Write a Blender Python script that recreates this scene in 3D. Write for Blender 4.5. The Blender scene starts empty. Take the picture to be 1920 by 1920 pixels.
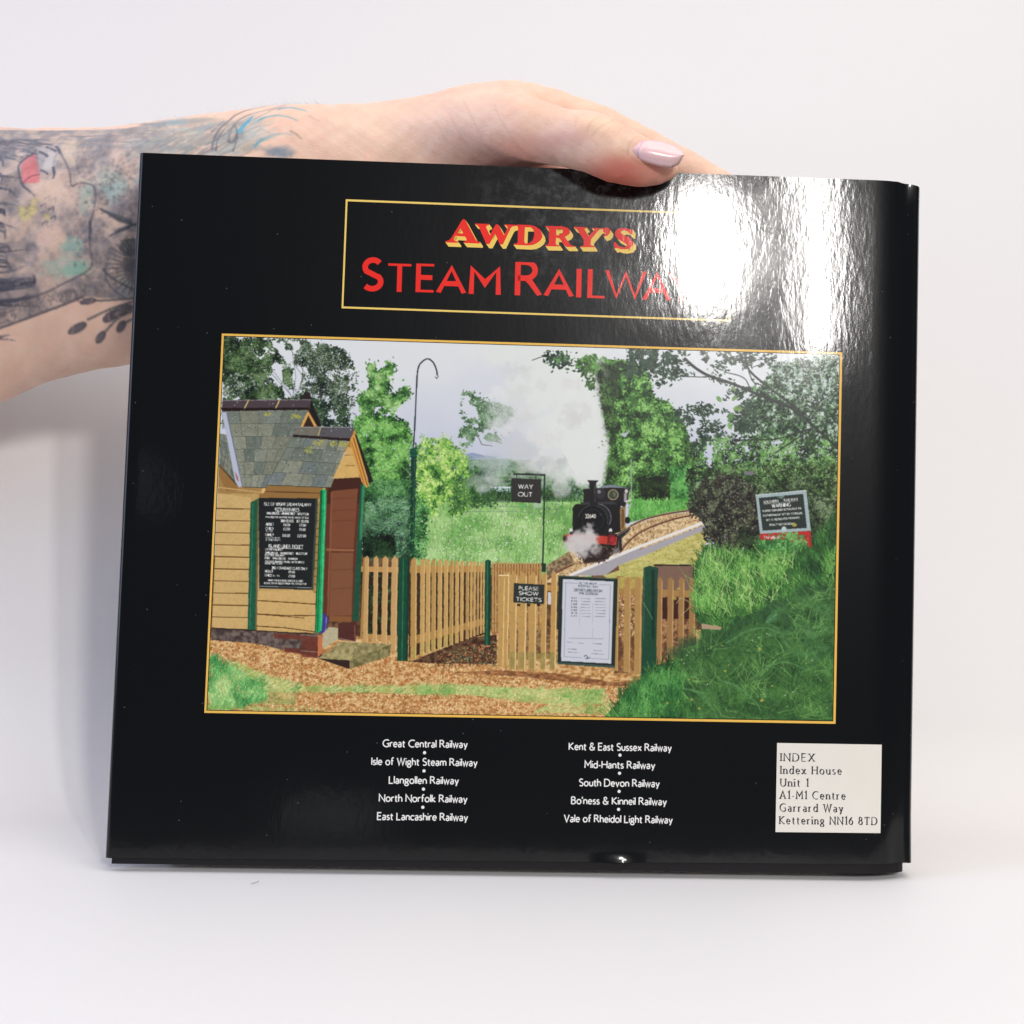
import bpy, bmesh, math
import numpy as np
from mathutils import Matrix, Vector

# ------------------------------------------------------------------ camera, world, lamps, exposure
sc = bpy.context.scene
W, H, LEAN = 0.28, 0.2476, math.radians(8.0)          # book width / height (m), backward lean
FPX = 2600.0                                           # focal length in photograph pixels (1920 wide)
def rot3(rx, ry, rz):
    cx, sx, cy, sy, cz, sz = math.cos(rx), math.sin(rx), math.cos(ry), math.sin(ry), math.cos(rz), math.sin(rz)
    Rx = np.array([[1,0,0],[0,cx,-sx],[0,sx,cx]]); Ry = np.array([[cy,0,sy],[0,1,0],[-sy,0,cy]])
    Rz = np.array([[cz,-sz,0],[sz,cz,0],[0,0,1]])
    return Rz @ Ry @ Rx
RC = rot3(math.radians(-2.79), math.radians(-3.15), math.radians(1.57))
TC = np.array([-0.1316, -0.1267, 0.4868])
# book frame: x right along the cover, y into the book, z up from the bottom edge of the boards
CAMB = -RC.T @ TC                                      # camera in (x, down, depth)
CAM_BOOK = np.array([CAMB[0], CAMB[2], H - CAMB[1]])
RL = np.array([[1,0,0],[0,math.cos(LEAN),math.sin(LEAN)],[0,-math.sin(LEAN),math.cos(LEAN)]])   # book -> world
THICK = 0.0165                                         # book thickness
BASE = np.array([0, 0, THICK * math.sin(LEAN)])        # it leans on its rear bottom edge
def to_world(p): return np.asarray(p, float) @ RL.T + BASE
def ray_book(px, py):
    d = RC.T @ np.array([(px - 960) / FPX, (py - 960) / FPX, 1.0])
    return np.array([d[0], d[2], -d[1]])
def onto(px, py, y=0.0):                               # photograph point -> point of the plane at depth y (book frame)
    d = ray_book(px, py); t = (y - CAM_BOOK[1]) / d[1]
    return CAM_BOOK + d * t
cam_d = bpy.data.cameras.new('camera'); cam = bpy.data.objects.new('camera', cam_d)
sc.collection.objects.link(cam); sc.camera = cam
cam_d.sensor_width = 36; cam_d.lens = 36 * FPX / 1920; cam_d.clip_start = 0.01; cam_d.clip_end = 50
def axb(v): d = RC.T @ np.array(v, float); return np.array([d[0], d[2], -d[1]]) @ RL.T
cx_, cy_, cz_ = axb((1,0,0)), axb((0,-1,0)), axb((0,0,-1))
M = Matrix.Identity(4)
for i in range(3):
    M[i][0], M[i][1], M[i][2], M[i][3] = cx_[i], cy_[i], cz_[i], to_world(CAM_BOOK)[i]
cam.matrix_world = M

wd = bpy.data.worlds.new('World'); sc.world = wd; wd.use_nodes = True
wd.node_tree.nodes['Background'].inputs[0].default_value = (0.80, 0.88, 1.0, 1)
wd.node_tree.nodes['Background'].inputs[1].default_value = 0.16
sc.view_settings.view_transform = 'Standard'; sc.view_settings.look = 'None'
sc.view_settings.exposure = 0.19; sc.view_settings.gamma = 1.0; sc.view_settings.use_curve_mapping = False
sc.cycles.max_bounces = 8; sc.cycles.use_denoising = True

def area(name, loc, target, sx, sy, power, col):
    d = bpy.data.lights.new(name, 'AREA'); d.shape = 'RECTANGLE'; d.size = sx; d.size_y = sy
    d.energy = power; d.color = col
    o = bpy.data.objects.new(name, d); sc.collection.objects.link(o)
    o.location = loc; o.rotation_euler = (Vector(target) - Vector(loc)).to_track_quat('-Z', 'Y').to_euler()
    return o
def mirror_pt(px, py, L):                              # where a lamp must stand to be mirrored at this point of the cover
    h = onto(px, py); d = ray_book(px, py); d = d / np.linalg.norm(d); d = np.array([d[0], -d[1], d[2]])
    return to_world(h + d * (L / -d[1]))
centre = to_world([W/2, 0, H/2])
def softbox(name, x0, y0, x1, y1, L, radiance, col):
    a = mirror_pt((x0+x1)/2, (y0+y1)/2, L)
    sx = np.linalg.norm(mirror_pt(x1, (y0+y1)/2, L) - mirror_pt(x0, (y0+y1)/2, L))
    sy = np.linalg.norm(mirror_pt((x0+x1)/2, y1, L) - mirror_pt((x0+x1)/2, y0, L))
    o = area(name, a, centre, sx, sy, radiance * math.pi * sx * sy, col)
    if name.startswith('key'): o.data.shape = 'ELLIPSE'
    return o
softbox('key_softbox', 1252, 352, 1402, 590, 1.3, 84, (1.0, 0.965, 0.93))
softbox('second_softbox', 1488, 310, 1562, 650, 1.3, 84, (1.0, 0.965, 0.93))
softbox('low_reflection_fill', 520, 1490, 700, 1570, 0.9, 0.55, (0.95, 0.97, 1.0))  # added weak lamp, mirrored as a soft grey patch low on the cover
softbox('left_reflection_fill', 222, 870, 300, 950, 0.9, 0.4, (0.9, 0.95, 1.0))  # another added weak lamp, for the soft patch at the cover's left edge
area('overhead_fill', (0.35, -0.05, 1.25), (0.14, 0.12, 0.0), 1.1, 0.8, 5.9, (1.0, 0.93, 0.875))  # unseen fill added overhead to brighten the table and sweep
area('backdrop_fill', (0.55, -0.3, 1.0), (0.2, 0.75, 0.3), 0.5, 0.4, 1.9, (1.0, 0.95, 0.91))  # unseen fill added to brighten the backdrop
area('cool_side_fill', (-1.3, -0.5, 0.5), (0.0, 0.26, 0.1), 0.8, 0.9, 7.6, (0.60, 0.70, 1.0))
area('cool_top_fill', (-0.62, 0.02, 1.0), (-0.02, -0.02, 0.0), 0.5, 0.5, 3.2, (0.70, 0.78, 1.0))

# ------------------------------------------------------------------ helpers
def lin(c):                                            # sRGB 0-255 -> linear
    c = np.asarray(c, float) / 255.0
    return np.where(c <= 0.04045, c / 12.92, ((c + 0.055) / 1.055) ** 2.4)
def col4(c, k=1.0): return tuple(float(v) * k for v in lin(c)) + (1.0,)
def mesh_obj(name, verts, faces, mats=(), parent=None, smooth=False, book=True, uvs=None):
    me = bpy.data.meshes.new(name); me.from_pydata([tuple(map(float, v)) for v in verts], [], [tuple(map(int, f)) for f in faces])
    if uvs is not None:
        ul = me.uv_layers.new(name='UVMap'); li = np.zeros(len(me.loops), dtype=np.int32)
        me.loops.foreach_get('vertex_index', li); ul.data.foreach_set('uv', np.asarray(uvs, np.float32)[li].ravel())
    for m in (mats if isinstance(mats, (list, tuple)) else [mats]): me.materials.append(m)
    if smooth: me.polygons.foreach_set('use_smooth', [True] * len(me.polygons))
    o = bpy.data.objects.new(name, me); sc.collection.objects.link(o)
    if parent is not None: o.parent = parent
    me.update(); return o
def nodes(name):
    m = bpy.data.materials.new(name); m.use_nodes = True
    nt = m.node_tree; return m, nt, nt.nodes['Principled BSDF']
def N(nt, t, **kw):
    n = nt.nodes.new(t)
    for k, v in kw.items():
        if k.startswith('i_'): n.inputs[k[2:].replace('_', ' ')].default_value = v
        else: setattr(n, k, v)
    return n
rng = np.random.RandomState(7)

# ------------------------------------------------------------------ setting: white seamless sweep
def build_backdrop():
    prof = []
    y0, yb, r, a1 = -0.165, 0.055, 0.06, math.radians(60)
    for y in np.linspace(y0, yb, 10): prof.append((y, 0.0))
    for a in np.linspace(0, a1, 20)[1:]: prof.append((yb + r*math.sin(a), r - r*math.cos(a)))
    y, z = prof[-1]
    for i in range(1, 30):
        a = a1 + (math.radians(88)-a1)*min(1, i/14.0); y += .03*math.cos(a); z += .03*math.sin(a); prof.append((y, z))
    xs = np.linspace(-1.3, 1.6, 20); V, F = [], []
    for (y, z) in prof:
        for x in xs: V.append((x, y, z - 0.0006))
    n = len(xs)
    for i in range(len(prof)-1):
        for j in range(n-1): F.append((i*n+j, i*n+j+1, (i+1)*n+j+1, (i+1)*n+j))
    m, nt, b = nodes('white_sweep')
    b.inputs['Roughness'].default_value = 0.55; b.inputs['Specular IOR Level'].default_value = 0.25
    tc = N(nt, 'ShaderNodeTexCoord'); nz = N(nt, 'ShaderNodeTexNoise', i_Scale=3.0, i_Detail=4.0)
    cr = N(nt, 'ShaderNodeValToRGB'); cr.color_ramp.elements[0].color = (0.785, 0.765, 0.752, 1); cr.color_ramp.elements[1].color = (0.83, 0.81, 0.797, 1)
    nt.links.new(tc.outputs['Object'], nz.inputs['Vector']); nt.links.new(nz.outputs['Fac'], cr.inputs['Fac'])
    nt.links.new(cr.outputs['Color'], b.inputs['Base Color'])
    n2 = N(nt, 'ShaderNodeTexNoise', i_Scale=900.0, i_Detail=3.0); bp = N(nt, 'ShaderNodeBump', i_Strength=0.15, i_Distance=0.0003)
    nt.links.new(tc.outputs['Object'], n2.inputs['Vector']); nt.links.new(n2.outputs['Fac'], bp.inputs['Height']); nt.links.new(bp.outputs['Normal'], b.inputs['Normal'])
    o = mesh_obj('backdrop', V, F, m, smooth=True)
    o['label'] = 'plain white seamless sweep behind and under the book'; o['kind'] = 'structure'
build_backdrop()

# ------------------------------------------------------------------ stroke alphabet (cap height 1)
G = {
 'A': (.74, 'M 0 0 L .37 1 L .74 0|M .14 .34 L .60 .34'),
 'B': (.54, 'M 0 0 L 0 1|M 0 1 L .26 1 A .26 .77 .2 .23 90 -90 L 0 .54|M 0 .54 L .27 .54 A .27 .27 .25 .27 90 -90 L 0 0'),
 'C': (.72, 'M .72 .86 A .50 .5 .50 .5 62 298'),
 'D': (.74, 'M 0 0 L 0 1 L .28 1 A .28 .5 .46 .5 90 -90 L 0 0'),
 'E': (.50, 'M .50 1 L 0 1 L 0 0 L .50 0|M 0 .52 L .45 .52'),
 'F': (.46, 'M .48 1 L 0 1 L 0 0|M 0 .52 L .43 .52'),
 'G': (.78, 'M .76 .88 A .50 .5 .50 .5 60 284 L .76 .10 L .76 .46 L .52 .46'),
 'H': (.68, 'M 0 0 L 0 1|M .68 0 L .68 1|M 0 .53 L .68 .53'),
 'I': (.00, 'M 0 0 L 0 1'),
 'J': (.3, 'M .3 1 L .3 .2 A .12 .2 .18 .2 0 -120'), 'Q': (.96, 'M .98 .5 A .48 .5 .5 .5 0 360|M .6 .3 L .95 -.05'), 'Z': (.56, 'M 0 1 L .56 1 L 0 0 L .56 0'),
 'K': (.62, 'M 0 0 L 0 1|M .56 1 L .05 .53 L .62 0'),
 'L': (.48, 'M 0 1 L 0 0 L .48 0'),
 'M': (.80, 'M 0 0 L .02 1 L .40 .38 L .78 1 L .80 0'),
 'N': (.72, 'M 0 0 L 0 1 L .72 0 L .72 1'),
 'O': (.96, 'M .98 .5 A .48 .5 .5 .5 0 360'),
 'P': (.50, 'M 0 0 L 0 1 L .24 1 A .24 .72 .26 .28 90 -90 L 0 .44'),
 'R': (.62, 'M 0 0 L 0 1 L .24 1 A .24 .76 .24 .24 90 -90 L 0 .52|M .24 .52 L .36 .40 L .62 0'),
 'S': (.48, 'M .44 .90 A .25 .75 .24 .25 55 215 L .40 .42 A .23 .25 .26 .25 40 -140'),
 'T': (.64, 'M 0 1 L .64 1|M .32 1 L .32 0'),
 'U': (.66, 'M 0 1 L 0 .33 A .33 .33 .33 .33 180 360 L .66 1'),
 'V': (.68, 'M 0 1 L .34 0 L .68 1'),
 'W': (1.02, 'M 0 1 L .26 0 L .51 .96 L .76 0 L 1.02 1'),
 'X': (.66, 'M 0 1 L .66 0|M 0 0 L .66 1'),
 'Y': (.66, 'M 0 1 L .33 .46 L .66 1|M .33 .46 L .33 0'),
 '0': (.5, 'M .5 .5 A .25 .5 .25 .5 0 360'), '1': (.16, 'M 0 .84 L .16 1 L .16 0'),
 '2': (.48, 'M .02 .84 A .24 .74 .22 .26 150 -20 L 0 0 L .48 0'), '3': (.46, 'M .03 .92 A .2 .76 .22 .24 130 -90|M .2 .52 A .2 .26 .25 .26 90 -140'),
 '4': (.54, 'M .40 0 L .40 1 L 0 .28 L .54 .28'), '5': (.46, 'M .42 1 L .08 1 L .04 .56 A .2 .30 .24 .30 110 -140'),
 '6': (.5, 'M .42 .96 L .16 .70 A .26 .31 .25 .31 150 510'), '7': (.46, 'M 0 1 L .46 1 L .12 0'), '8': (.48, 'M .44 .76 A .24 .76 .19 .24 0 360|M .49 .27 A .24 .27 .25 .27 0 360'),
 '9': (.5, 'M .08 .04 L .34 .30 A .24 .69 .25 .31 -30 330'),
 'a': (.40, 'M .04 .55 A .19 .42 .18 .22 130 0 L .37 0|M .37 .34 A .18 .16 .18 .17 80 330 L .37 .12'),
 'b': (.48, 'M 0 1.03 L 0 0|M 0 .34 A .23 .32 .24 .32 170 -170'), 'c': (.42, 'M .42 .54 A .26 .32 .26 .32 50 310'),
 'd': (.48, 'M .48 1.03 L .48 0|M .48 .34 A .24 .32 .24 .32 10 350'),
 'e': (.46, 'M .01 .34 L .46 .34 A .23 .32 .23 .32 5 320'), 'f': (.28, 'M .34 1.0 A .24 .84 .14 .18 70 180 L .10 0|M -.04 .60 L .28 .60'),
 'g': (.46, 'M .42 .42 A .22 .42 .20 .21 0 360|M .46 .60 L .32 .60|M .14 .24 L .08 .14 L .34 .08 A .22 -.12 .24 .18 50 -260'),
 'h': (.44, 'M 0 1.03 L 0 0|M 0 .36 A .22 .36 .22 .27 160 0 L .44 0'), 'i': (.00, 'M 0 .63 L 0 0|M 0 .86 L 0 .97'),
 'k': (.44, 'M 0 1.03 L 0 0|M .40 .63 L .04 .33 L .44 0'), 'l': (.00, 'M 0 1.03 L 0 0'),
 'm': (.76, 'M 0 .63 L 0 0|M 0 .38 A .19 .38 .19 .25 160 0 L .38 0|M .38 .38 A .57 .38 .19 .25 160 0 L .76 0'),
 'n': (.44, 'M 0 .63 L 0 0|M 0 .36 A .22 .36 .22 .27 160 0 L .44 0'), 'o': (.54, 'M .54 .32 A .27 .32 .27 .32 0 360'),
 'r': (.28, 'M 0 .63 L 0 0|M 0 .38 A .20 .36 .20 .27 160 60'), 's': (.32, 'M .30 .57 A .17 .47 .16 .155 60 210 L .26 .27 A .15 .16 .17 .16 40 -150'),
 't': (.28, 'M .10 .84 L .10 .16 A .22 .16 .12 .16 180 300|M -.04 .61 L .30 .61'), 'u': (.44, 'M 0 .63 L 0 .26 A .21 .26 .21 .26 180 350|M .44 .63 L .44 0'),
 'v': (.44, 'M 0 .63 L .22 0 L .44 .63'), 'w': (.70, 'M 0 .63 L .18 0 L .35 .60 L .52 0 L .70 .63'), 'x': (.44, 'M 0 .63 L .44 0|M 0 0 L .44 .63'),
 'y': (.46, 'M 0 .63 L .23 .04|M .46 .63 L .14 -.30'), '&': (.68, 'M .68 .44 A .30 .26 .30 .27 10 -240 L .42 .68 A .28 .80 .17 .2 -40 220 L .66 0'),
 '-': (.26, 'M 0 .34 L .26 .34'), "'": (.00, 'M 0 1.02 L 0 .74'), '.': (.0, 'M 0 0 L 0 .07'), '/': (.3, 'M 0 0 L .3 1'), '\u00a3': (.5, 'M .46 .9 A .3 .76 .16 .22 50 180 L .14 0|M 0 0 L .5 0|M 0 .46 L .36 .46'),
}
def strokes(ch):
    w, s = G[ch]; out = []
    for st in s.split('|'):
        t = st.split(); i = 0; P = []
        while i < len(t):
            if t[i] in 'ML': P.append((float(t[i+1]), float(t[i+2]))); i += 3
            else:
                cx, cy, rx, ry, a0, a1 = map(float, t[i+1:i+7]); i += 7
                n = max(4, int(abs(a1 - a0) / 20))
                for a in np.radians(np.linspace(a0, a1, n + 1)): P.append((cx + rx*math.cos(a), cy + ry*math.sin(a)))
        Q = [P[0]]
        for p in P[1:]:
            if abs(p[0]-Q[-1][0]) + abs(p[1]-Q[-1][1]) > 1e-4: Q.append(p)
        out.append(np.array(Q))
    return w, out
def layout(text, track=.17, space=.34, wide=1.0):          # -> list of (polyline), total width
    x, out = 0.0, []
    for ch in text:
        if ch == ' ': x += space; continue
        w, ss = strokes(ch)
        for s in ss: out.append((s * np.array([wide, 1]) + np.array([x, 0]), ch))
        x += w * wide + track
    return out, x - track
def ribbon(P, wfun):                                     # polyline -> outline strip with mitred joins (left, right)
    n = len(P); closed = n > 3 and np.hypot(*(P[0]-P[-1])) < 1e-3
    d = np.diff(P, axis=0); d = d / np.maximum(np.hypot(d[:,0], d[:,1])[:,None], 1e-9)
    L, R = [], []
    for i in range(n):
        a = d[i-1] if i > 0 else (d[-1] if closed else d[0]); b = d[i] if i < n-1 else (d[0] if closed else d[-1])
        t = a + b; l = np.hypot(*t)
        t = b if l < 1e-6 else t / l
        nrm = np.array([-t[1], t[0]]); c = max(0.42, abs(nrm @ np.array([-b[1], b[0]])))
        w = wfun(b if i < n-1 else a) * 0.5 / c
        L.append(P[i] + nrm*w); R.append(P[i] - nrm*w)
    return np.array(L), np.array(R)
def serif_w(d):
    return 0.07 + 0.110 * abs(d[0]*math.sin(math.radians(-18)) - d[1]*math.cos(math.radians(-18))) ** 1.6

class Flat:                                             # coloured shapes of print lying on the cover, a few microns apart
    def __init__(s): s.V, s.F, s.k = [], [], 0
    def quadstrip(s, L, R):
        n = len(s.V); z = (s.k % 12) * 1.5e-6; s.k += 1
        for a, b in zip(L, R): s.V += [(a[0], -z, a[1]), (b[0], -z, b[1])]
        for i in range(len(L)-1): s.F.append((n+2*i, n+2*i+1, n+2*i+3, n+2*i+2))
    def ngon(s, P):
        n = len(s.V); z = (s.k % 12) * 1.5e-6; s.k += 1
        s.V += [(p[0], -z, p[1]) for p in P]; s.F.append(tuple(range(n, n+len(P))))
    def disc(s, c, r): s.ngon([(c[0]+r*math.cos(a), c[1]+r*math.sin(a)) for a in np.linspace(0, 2*math.pi, 17)[:-1]])
    def text(s, text, p0, p1, cap, weight=.13, serif=False, track=.17, space=.34):
        """text between plane points p0 and p1 (ends of the baseline)"""
        ls, w = layout(text, track, space)
        p0, p1 = np.array(p0), np.array(p1); ex = (p1 - p0); sx = np.hypot(*ex) / (w + weight); ex = ex / np.hypot(*ex); ey = np.array([-ex[1], ex[0]])
        asp = sx / cap
        tr = lambda Q: np.array([p0 + ex*(q[0]+weight/2)*sx + ey*q[1]*cap for q in Q])
        for P, ch in ls:
            wf = serif_w if serif else (lambda d: weight)
            L, R = ribbon(P * np.array([asp, 1]), wf)
            L = L / np.array([asp, 1]); R = R / np.array([asp, 1])
            s.quadstrip(tr(L), tr(R))
            if serif and ch == 'T' and len(P) == 2 and P[0][1] == P[1][1]:
                for e in P:
                    tk = np.array([[e[0], 1.03], [e[0], .78]]); s.quadstrip(tr(tk - [.045, 0]), tr(tk + [.045, 0]))
                continue
            if serif and ch == 'T': P = P[::-1]
            if serif and ch not in "-'&.OCGSeocs68":
                for e, o in ((P[0], P[1]), (P[-1], P[-2])):
                    steep = abs(o[1]-e[1]) > 0.5*abs(o[0]-e[0])
                    if not steep: continue
                    yy = e[1]
                    if abs(yy) < .02 or abs(yy-1) < .04: a, b = e[0]-.165, e[0]+.165
                    elif abs(yy-.63) < .02: a, b = e[0]-.17, e[0]+.04
                    else: continue
                    if ch.islower() and yy > .5 and ch not in 'vwxy': b = e[0]+.03
                    if ch in '1' and yy > .5: continue
                    q = np.array([[a, yy+(.03 if yy < .3 else -.03)], [b, yy+(.03 if yy < .3 else -.03)]]); h = .042
                    s.quadstrip(tr(q + [0, h]), tr(q - [0, h]))
    def build(s, name, mat, parent, y):
        V = [(v[0], v[1] + y, v[2]) for v in s.V]
        return mesh_obj(name, V, s.F, mat, parent)
def pl(px, py): p = onto(px, py); return (p[0], p[2])    # photograph point -> cover coordinates (x, z)

# ------------------------------------------------------------------ painter for the printed cover picture and the tattoo
def fbm(h, w, cell, seed, oct=4, ax=1.0):
    r = np.random.RandomState(seed); out = np.zeros((h, w), np.float32); amp = 1.0; tot = 0
    for _ in range(oct):
        gw, gh = int(w/(cell*ax)) + 3, int(h/cell) + 3
        g = r.rand(gh, gw).astype(np.float32)
        yy = np.arange(h, dtype=np.float32)/cell; xx = np.arange(w, dtype=np.float32)/(cell*ax)
        yi, xi = yy.astype(int), xx.astype(int); fy, fx = yy-yi, xx-xi
        fy, fx = fy*fy*(3-2*fy), fx*fx*(3-2*fx)
        a = g[yi][:, xi]; b = g[yi][:, xi+1]; c = g[yi+1][:, xi]; d = g[yi+1][:, xi+1]
        out += amp*((a*(1-fx)+b*fx)*(1-fy)[:,None] + (c*(1-fx)+d*fx)*fy[:,None]); tot += amp
        amp *= .55; cell = max(1.5, cell/2)
    return out/tot
class Paint:
    def __init__(s, w, h, tr, seed):
        s.w, s.h, s.tr = w, h, tr; s.a = np.zeros((h, w, 3), np.float32); s.r = np.random.RandomState(seed)
        s.sc = 1.0
    def T(s, P): return np.array([s.tr(*p) for p in P], float)
    def mask(s, P):                                      # P in canvas px -> (slice, mask)
        P = np.asarray(P); x0, y0 = np.floor(P.min(0)).astype(int) ; x1, y1 = np.ceil(P.max(0)).astype(int) + 1
        x0, y0, x1, y1 = max(0, x0), max(0, y0), min(s.w, x1), min(s.h, y1)
        if x1 <= x0 or y1 <= y0: return None
        X = np.arange(x0, x1) + .5; Y = (np.arange(y0, y1) + .5)[:, None]; m = np.zeros((y1-y0, x1-x0), bool)
        n = len(P)
        for i in range(n):
            (xa, ya), (xb, yb) = P[i], P[(i+1) % n]
            if ya == yb: continue
            c = ((Y >= min(ya, yb)) & (Y < max(ya, yb))) & (X[None] < xa + (Y-ya)*(xb-xa)/(yb-ya))
            m ^= c
        return (slice(y0, y1), slice(x0, x1)), m
    def polyc(s, P, c, al=1.0, tex=0.0):
        r = s.mask(P)
        if r is None: return
        sl, m = r; c = np.asarray(c, np.float32)
        v = c
        if tex: v = c * (1 + tex*(s.r.rand(int(m.sum()), 1)-.5))
        b = s.a[sl]; b[m] = b[m]*(1-al) + v*al
    def poly(s, P, c, al=1.0, tex=0.0): s.polyc(s.T(P), c, al, tex)
    def linec(s, P, w, c, al=1.0, w1=None):
        P = np.asarray(P, float); n = len(P)
        for i in range(n-1):
            d = P[i+1]-P[i]; l = np.hypot(*d)
            if l < 1e-6: continue
            nn = np.array([-d[1], d[0]])/l; e = d/l*w*.15
            wa = w if w1 is None else w+(w1-w)*i/(n-1); wb = w if w1 is None else w+(w1-w)*(i+1)/(n-1)
            s.polyc([P[i]-e+nn*wa/2, P[i+1]+e+nn*wb/2, P[i+1]+e-nn*wb/2, P[i]-e-nn*wa/2], c, al)
    def line(s, P, w, c, al=1.0, w1=None, smooth=False):
        if smooth: P = spline(P)
        s.linec(s.T(P), w*s.sc, c, al, None if w1 is None else w1*s.sc)
    def ell(s, c, rx, ry, col, al=1.0, ang=0.0):
        a = np.linspace(0, 2*math.pi, 25)[:-1]; ca, sa = math.cos(ang), math.sin(ang)
        s.poly([(c[0]+rx*math.cos(t)*ca-ry*math.sin(t)*sa, c[1]+rx*math.cos(t)*sa+ry*math.sin(t)*ca) for t in a], col, al)
    def field(s, P, fn):                                 # fill polygon from function(mask coords) -> colours
        r = s.mask(s.T(P))
        if r is None: return
        sl, m = r; s.a[sl][m] = fn(sl, m)
    def grain(s, P, cols, cell, seed, al=1.0, ax=1.0):   # mottled fill from a palette by noise
        n = fbm(s.h, s.w, cell, seed, 3, ax) ; cols = np.asarray(cols, np.float32)
        r = s.mask(s.T(P))
        if r is None: return
        sl, m = r; v = n[sl][m]; v = np.argsort(np.argsort(v))/max(1, len(v))*(len(cols)-1)
        i = np.clip(v.astype(int), 0, len(cols)-2); f = (v-i)[:, None]
        b = s.a[sl]; b[m] = b[m]*(1-al) + al*(cols[i]*(1-f)+cols[i+1]*f)
    def pts(s, P, n):
        T = s.T(P); r = s.mask(T)
        if r is None: return np.zeros((0, 2))
        sl, m = r; ys, xs = np.nonzero(m); k = s.r.randint(0, len(xs), n)
        return np.stack([xs[k]+sl[1].start, ys[k]+sl[0].start], 1) + s.r.rand(n, 2)
    def leaves(s, P, n, size, cols, seed, cell=26, aspect=.55, gap=0.0, ang=None, spread=3.2, light=None, al=1.0):
        """many leaf-shaped dabs; tone follows clumpy noise, gaps where a second noise is low"""
        cols = np.asarray(cols, np.float32); big = size > 10; pt = s.pts(P, n if big else int(n*2.3)); size = size if big else size*.62
        pt = pt + s.r.normal(0, 1, pt.shape)*size*s.sc*np.where(s.r.rand(len(pt), 1) < .12, 2.6, .9)*(0.5 if big else 1)
        n1 = fbm(s.h, s.w, cell, seed, 3); n2 = fbm(s.h, s.w, cell*1.3, seed+50, 4)
        xi = np.clip(pt[:,0].astype(int), 0, s.w-1); yi = np.clip(pt[:,1].astype(int), 0, s.h-1)
        v = n1[yi, xi]; v = (v-v.mean())/(v.std()+1e-6)*.20 + s.r.normal(0, .19, len(pt)) + .46
        n3 = fbm(s.h, s.w, max(5, cell*.42), seed+90, 2); y2, x2 = np.clip(yi+int(cell*.16)+2, 0, s.h-1), np.clip(xi+int(cell*.12)+1, 0, s.w-1)
        e_ = (n1[yi, xi]-n1[y2, x2]); v = v - e_/(e_.std()+1e-6)*.15 + (n3[yi, xi]-.5)*.6
        keep = n2[yi, xi] > np.quantile(n2[yi, xi], gap) if gap > 0 else np.ones(len(pt), bool)
        order = np.argsort(v + s.r.rand(len(pt))*.5)
        sz = size*s.sc*(.55+.9*s.r.rand(len(pt))); an = (s.r.rand(len(pt))-.5)*spread + (s.r.rand()*3 if ang is None else ang)
        for i in order:
            if not keep[i]: continue
            c = cols[int(np.clip(v[i], 0, .999)*len(cols))] * (.88+.24*s.r.rand())
            a, ca, sa = sz[i], math.cos(an[i]), math.sin(an[i]); b = a*aspect
            x, y = pt[i]
            s.polyc([(x+a*ca, y+a*sa), (x-b*sa+.2*a*ca, y+b*ca+.2*a*sa), (x-a*ca, y-a*sa), (x+b*sa+.2*a*ca, y-b*ca+.2*a*sa)], c, al)
    def blades(s, P, n, ln, cols, seed, ang=-1.57, spread=.9, w=1.2, cell=40, al=1.0, bend=.5):
        cols = np.asarray(cols, np.float32); pt = s.pts(P, n); pt = pt[np.argsort(pt[:,1])]
        n1 = fbm(s.h, s.w, cell, seed, 3); vv = n1[pt[:,1].astype(int).clip(0, s.h-1), pt[:,0].astype(int).clip(0, s.w-1)]
        vv = (vv-vv.mean())/(vv.std()+1e-6)*.22+.5+s.r.normal(0, .17, len(pt))
        for i in range(len(pt)):
            a = ang+(s.r.rand()-.5)*spread; L = ln*s.sc*(.5+s.r.rand()); b = (s.r.rand()-.5)*bend*2
            x, y = pt[i]; m = (x+math.cos(a)*L*.5, y+math.sin(a)*L*.5); e = (m[0]+math.cos(a+b)*L*.5, m[1]+math.sin(a+b)*L*.5)
            s.linec([(x, y), m, e], w*s.sc, cols[int(np.clip(vv[i], 0, .999)*len(cols))]*(.9+.2*s.r.rand()), al, w*s.sc*.3)
    def specks(s, P, n, r, cols, al=1.0):
        for x, y in s.pts(P, n):
            c = cols[s.r.randint(len(cols))]; q = r*s.sc*(.5+s.r.rand())
            s.polyc([(x-q, y), (x, y-q), (x+q, y), (x, y+q)], c, al)
    def blob(s, c, rx, ry, col, al, seed, rough=.5, soft=1.6):     # soft cloud
        cx, cy = s.tr(*c); RX, RY = rx*s.sc, ry*s.sc
        x0, x1, y0, y1 = int(max(0, cx-RX*1.3)), int(min(s.w, cx+RX*1.3)), int(max(0, cy-RY*1.3)), int(min(s.h, cy+RY*1.3))
        if x1 <= x0 or y1 <= y0: return
        X, Y = np.meshgrid(np.arange(x0, x1), np.arange(y0, y1)); d = np.sqrt(((X-cx)/RX)**2+((Y-cy)/RY)**2)
        n = fbm(y1-y0, x1-x0, max(6, min(RX, RY)*.5), seed, 4)
        f = np.clip((1.0-d+(n-.5)*rough*2)*soft, 0, 1); f = f*f*(3-2*f)*al
        b = s.a[y0:y1, x0:x1]; b[:] = b*(1-f[...,None]) + np.asarray(col, np.float32)*f[...,None]
    def text(s, t, p0, p1, cap, col, weight=.15, al=1.0, track=.2, space=.4):
        ls, w = layout(t, track, space); p0, p1 = np.array(p0, float), np.array(p1, float); ex = (p1-p0)/w; ey = np.array([ex[1], -ex[0]]); ey = ey/np.hypot(*ey)*cap
        for P, ch in ls: s.line([tuple(p0+ex*q[0]+ey*q[1]) for q in P], cap*weight, col, al)
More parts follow.
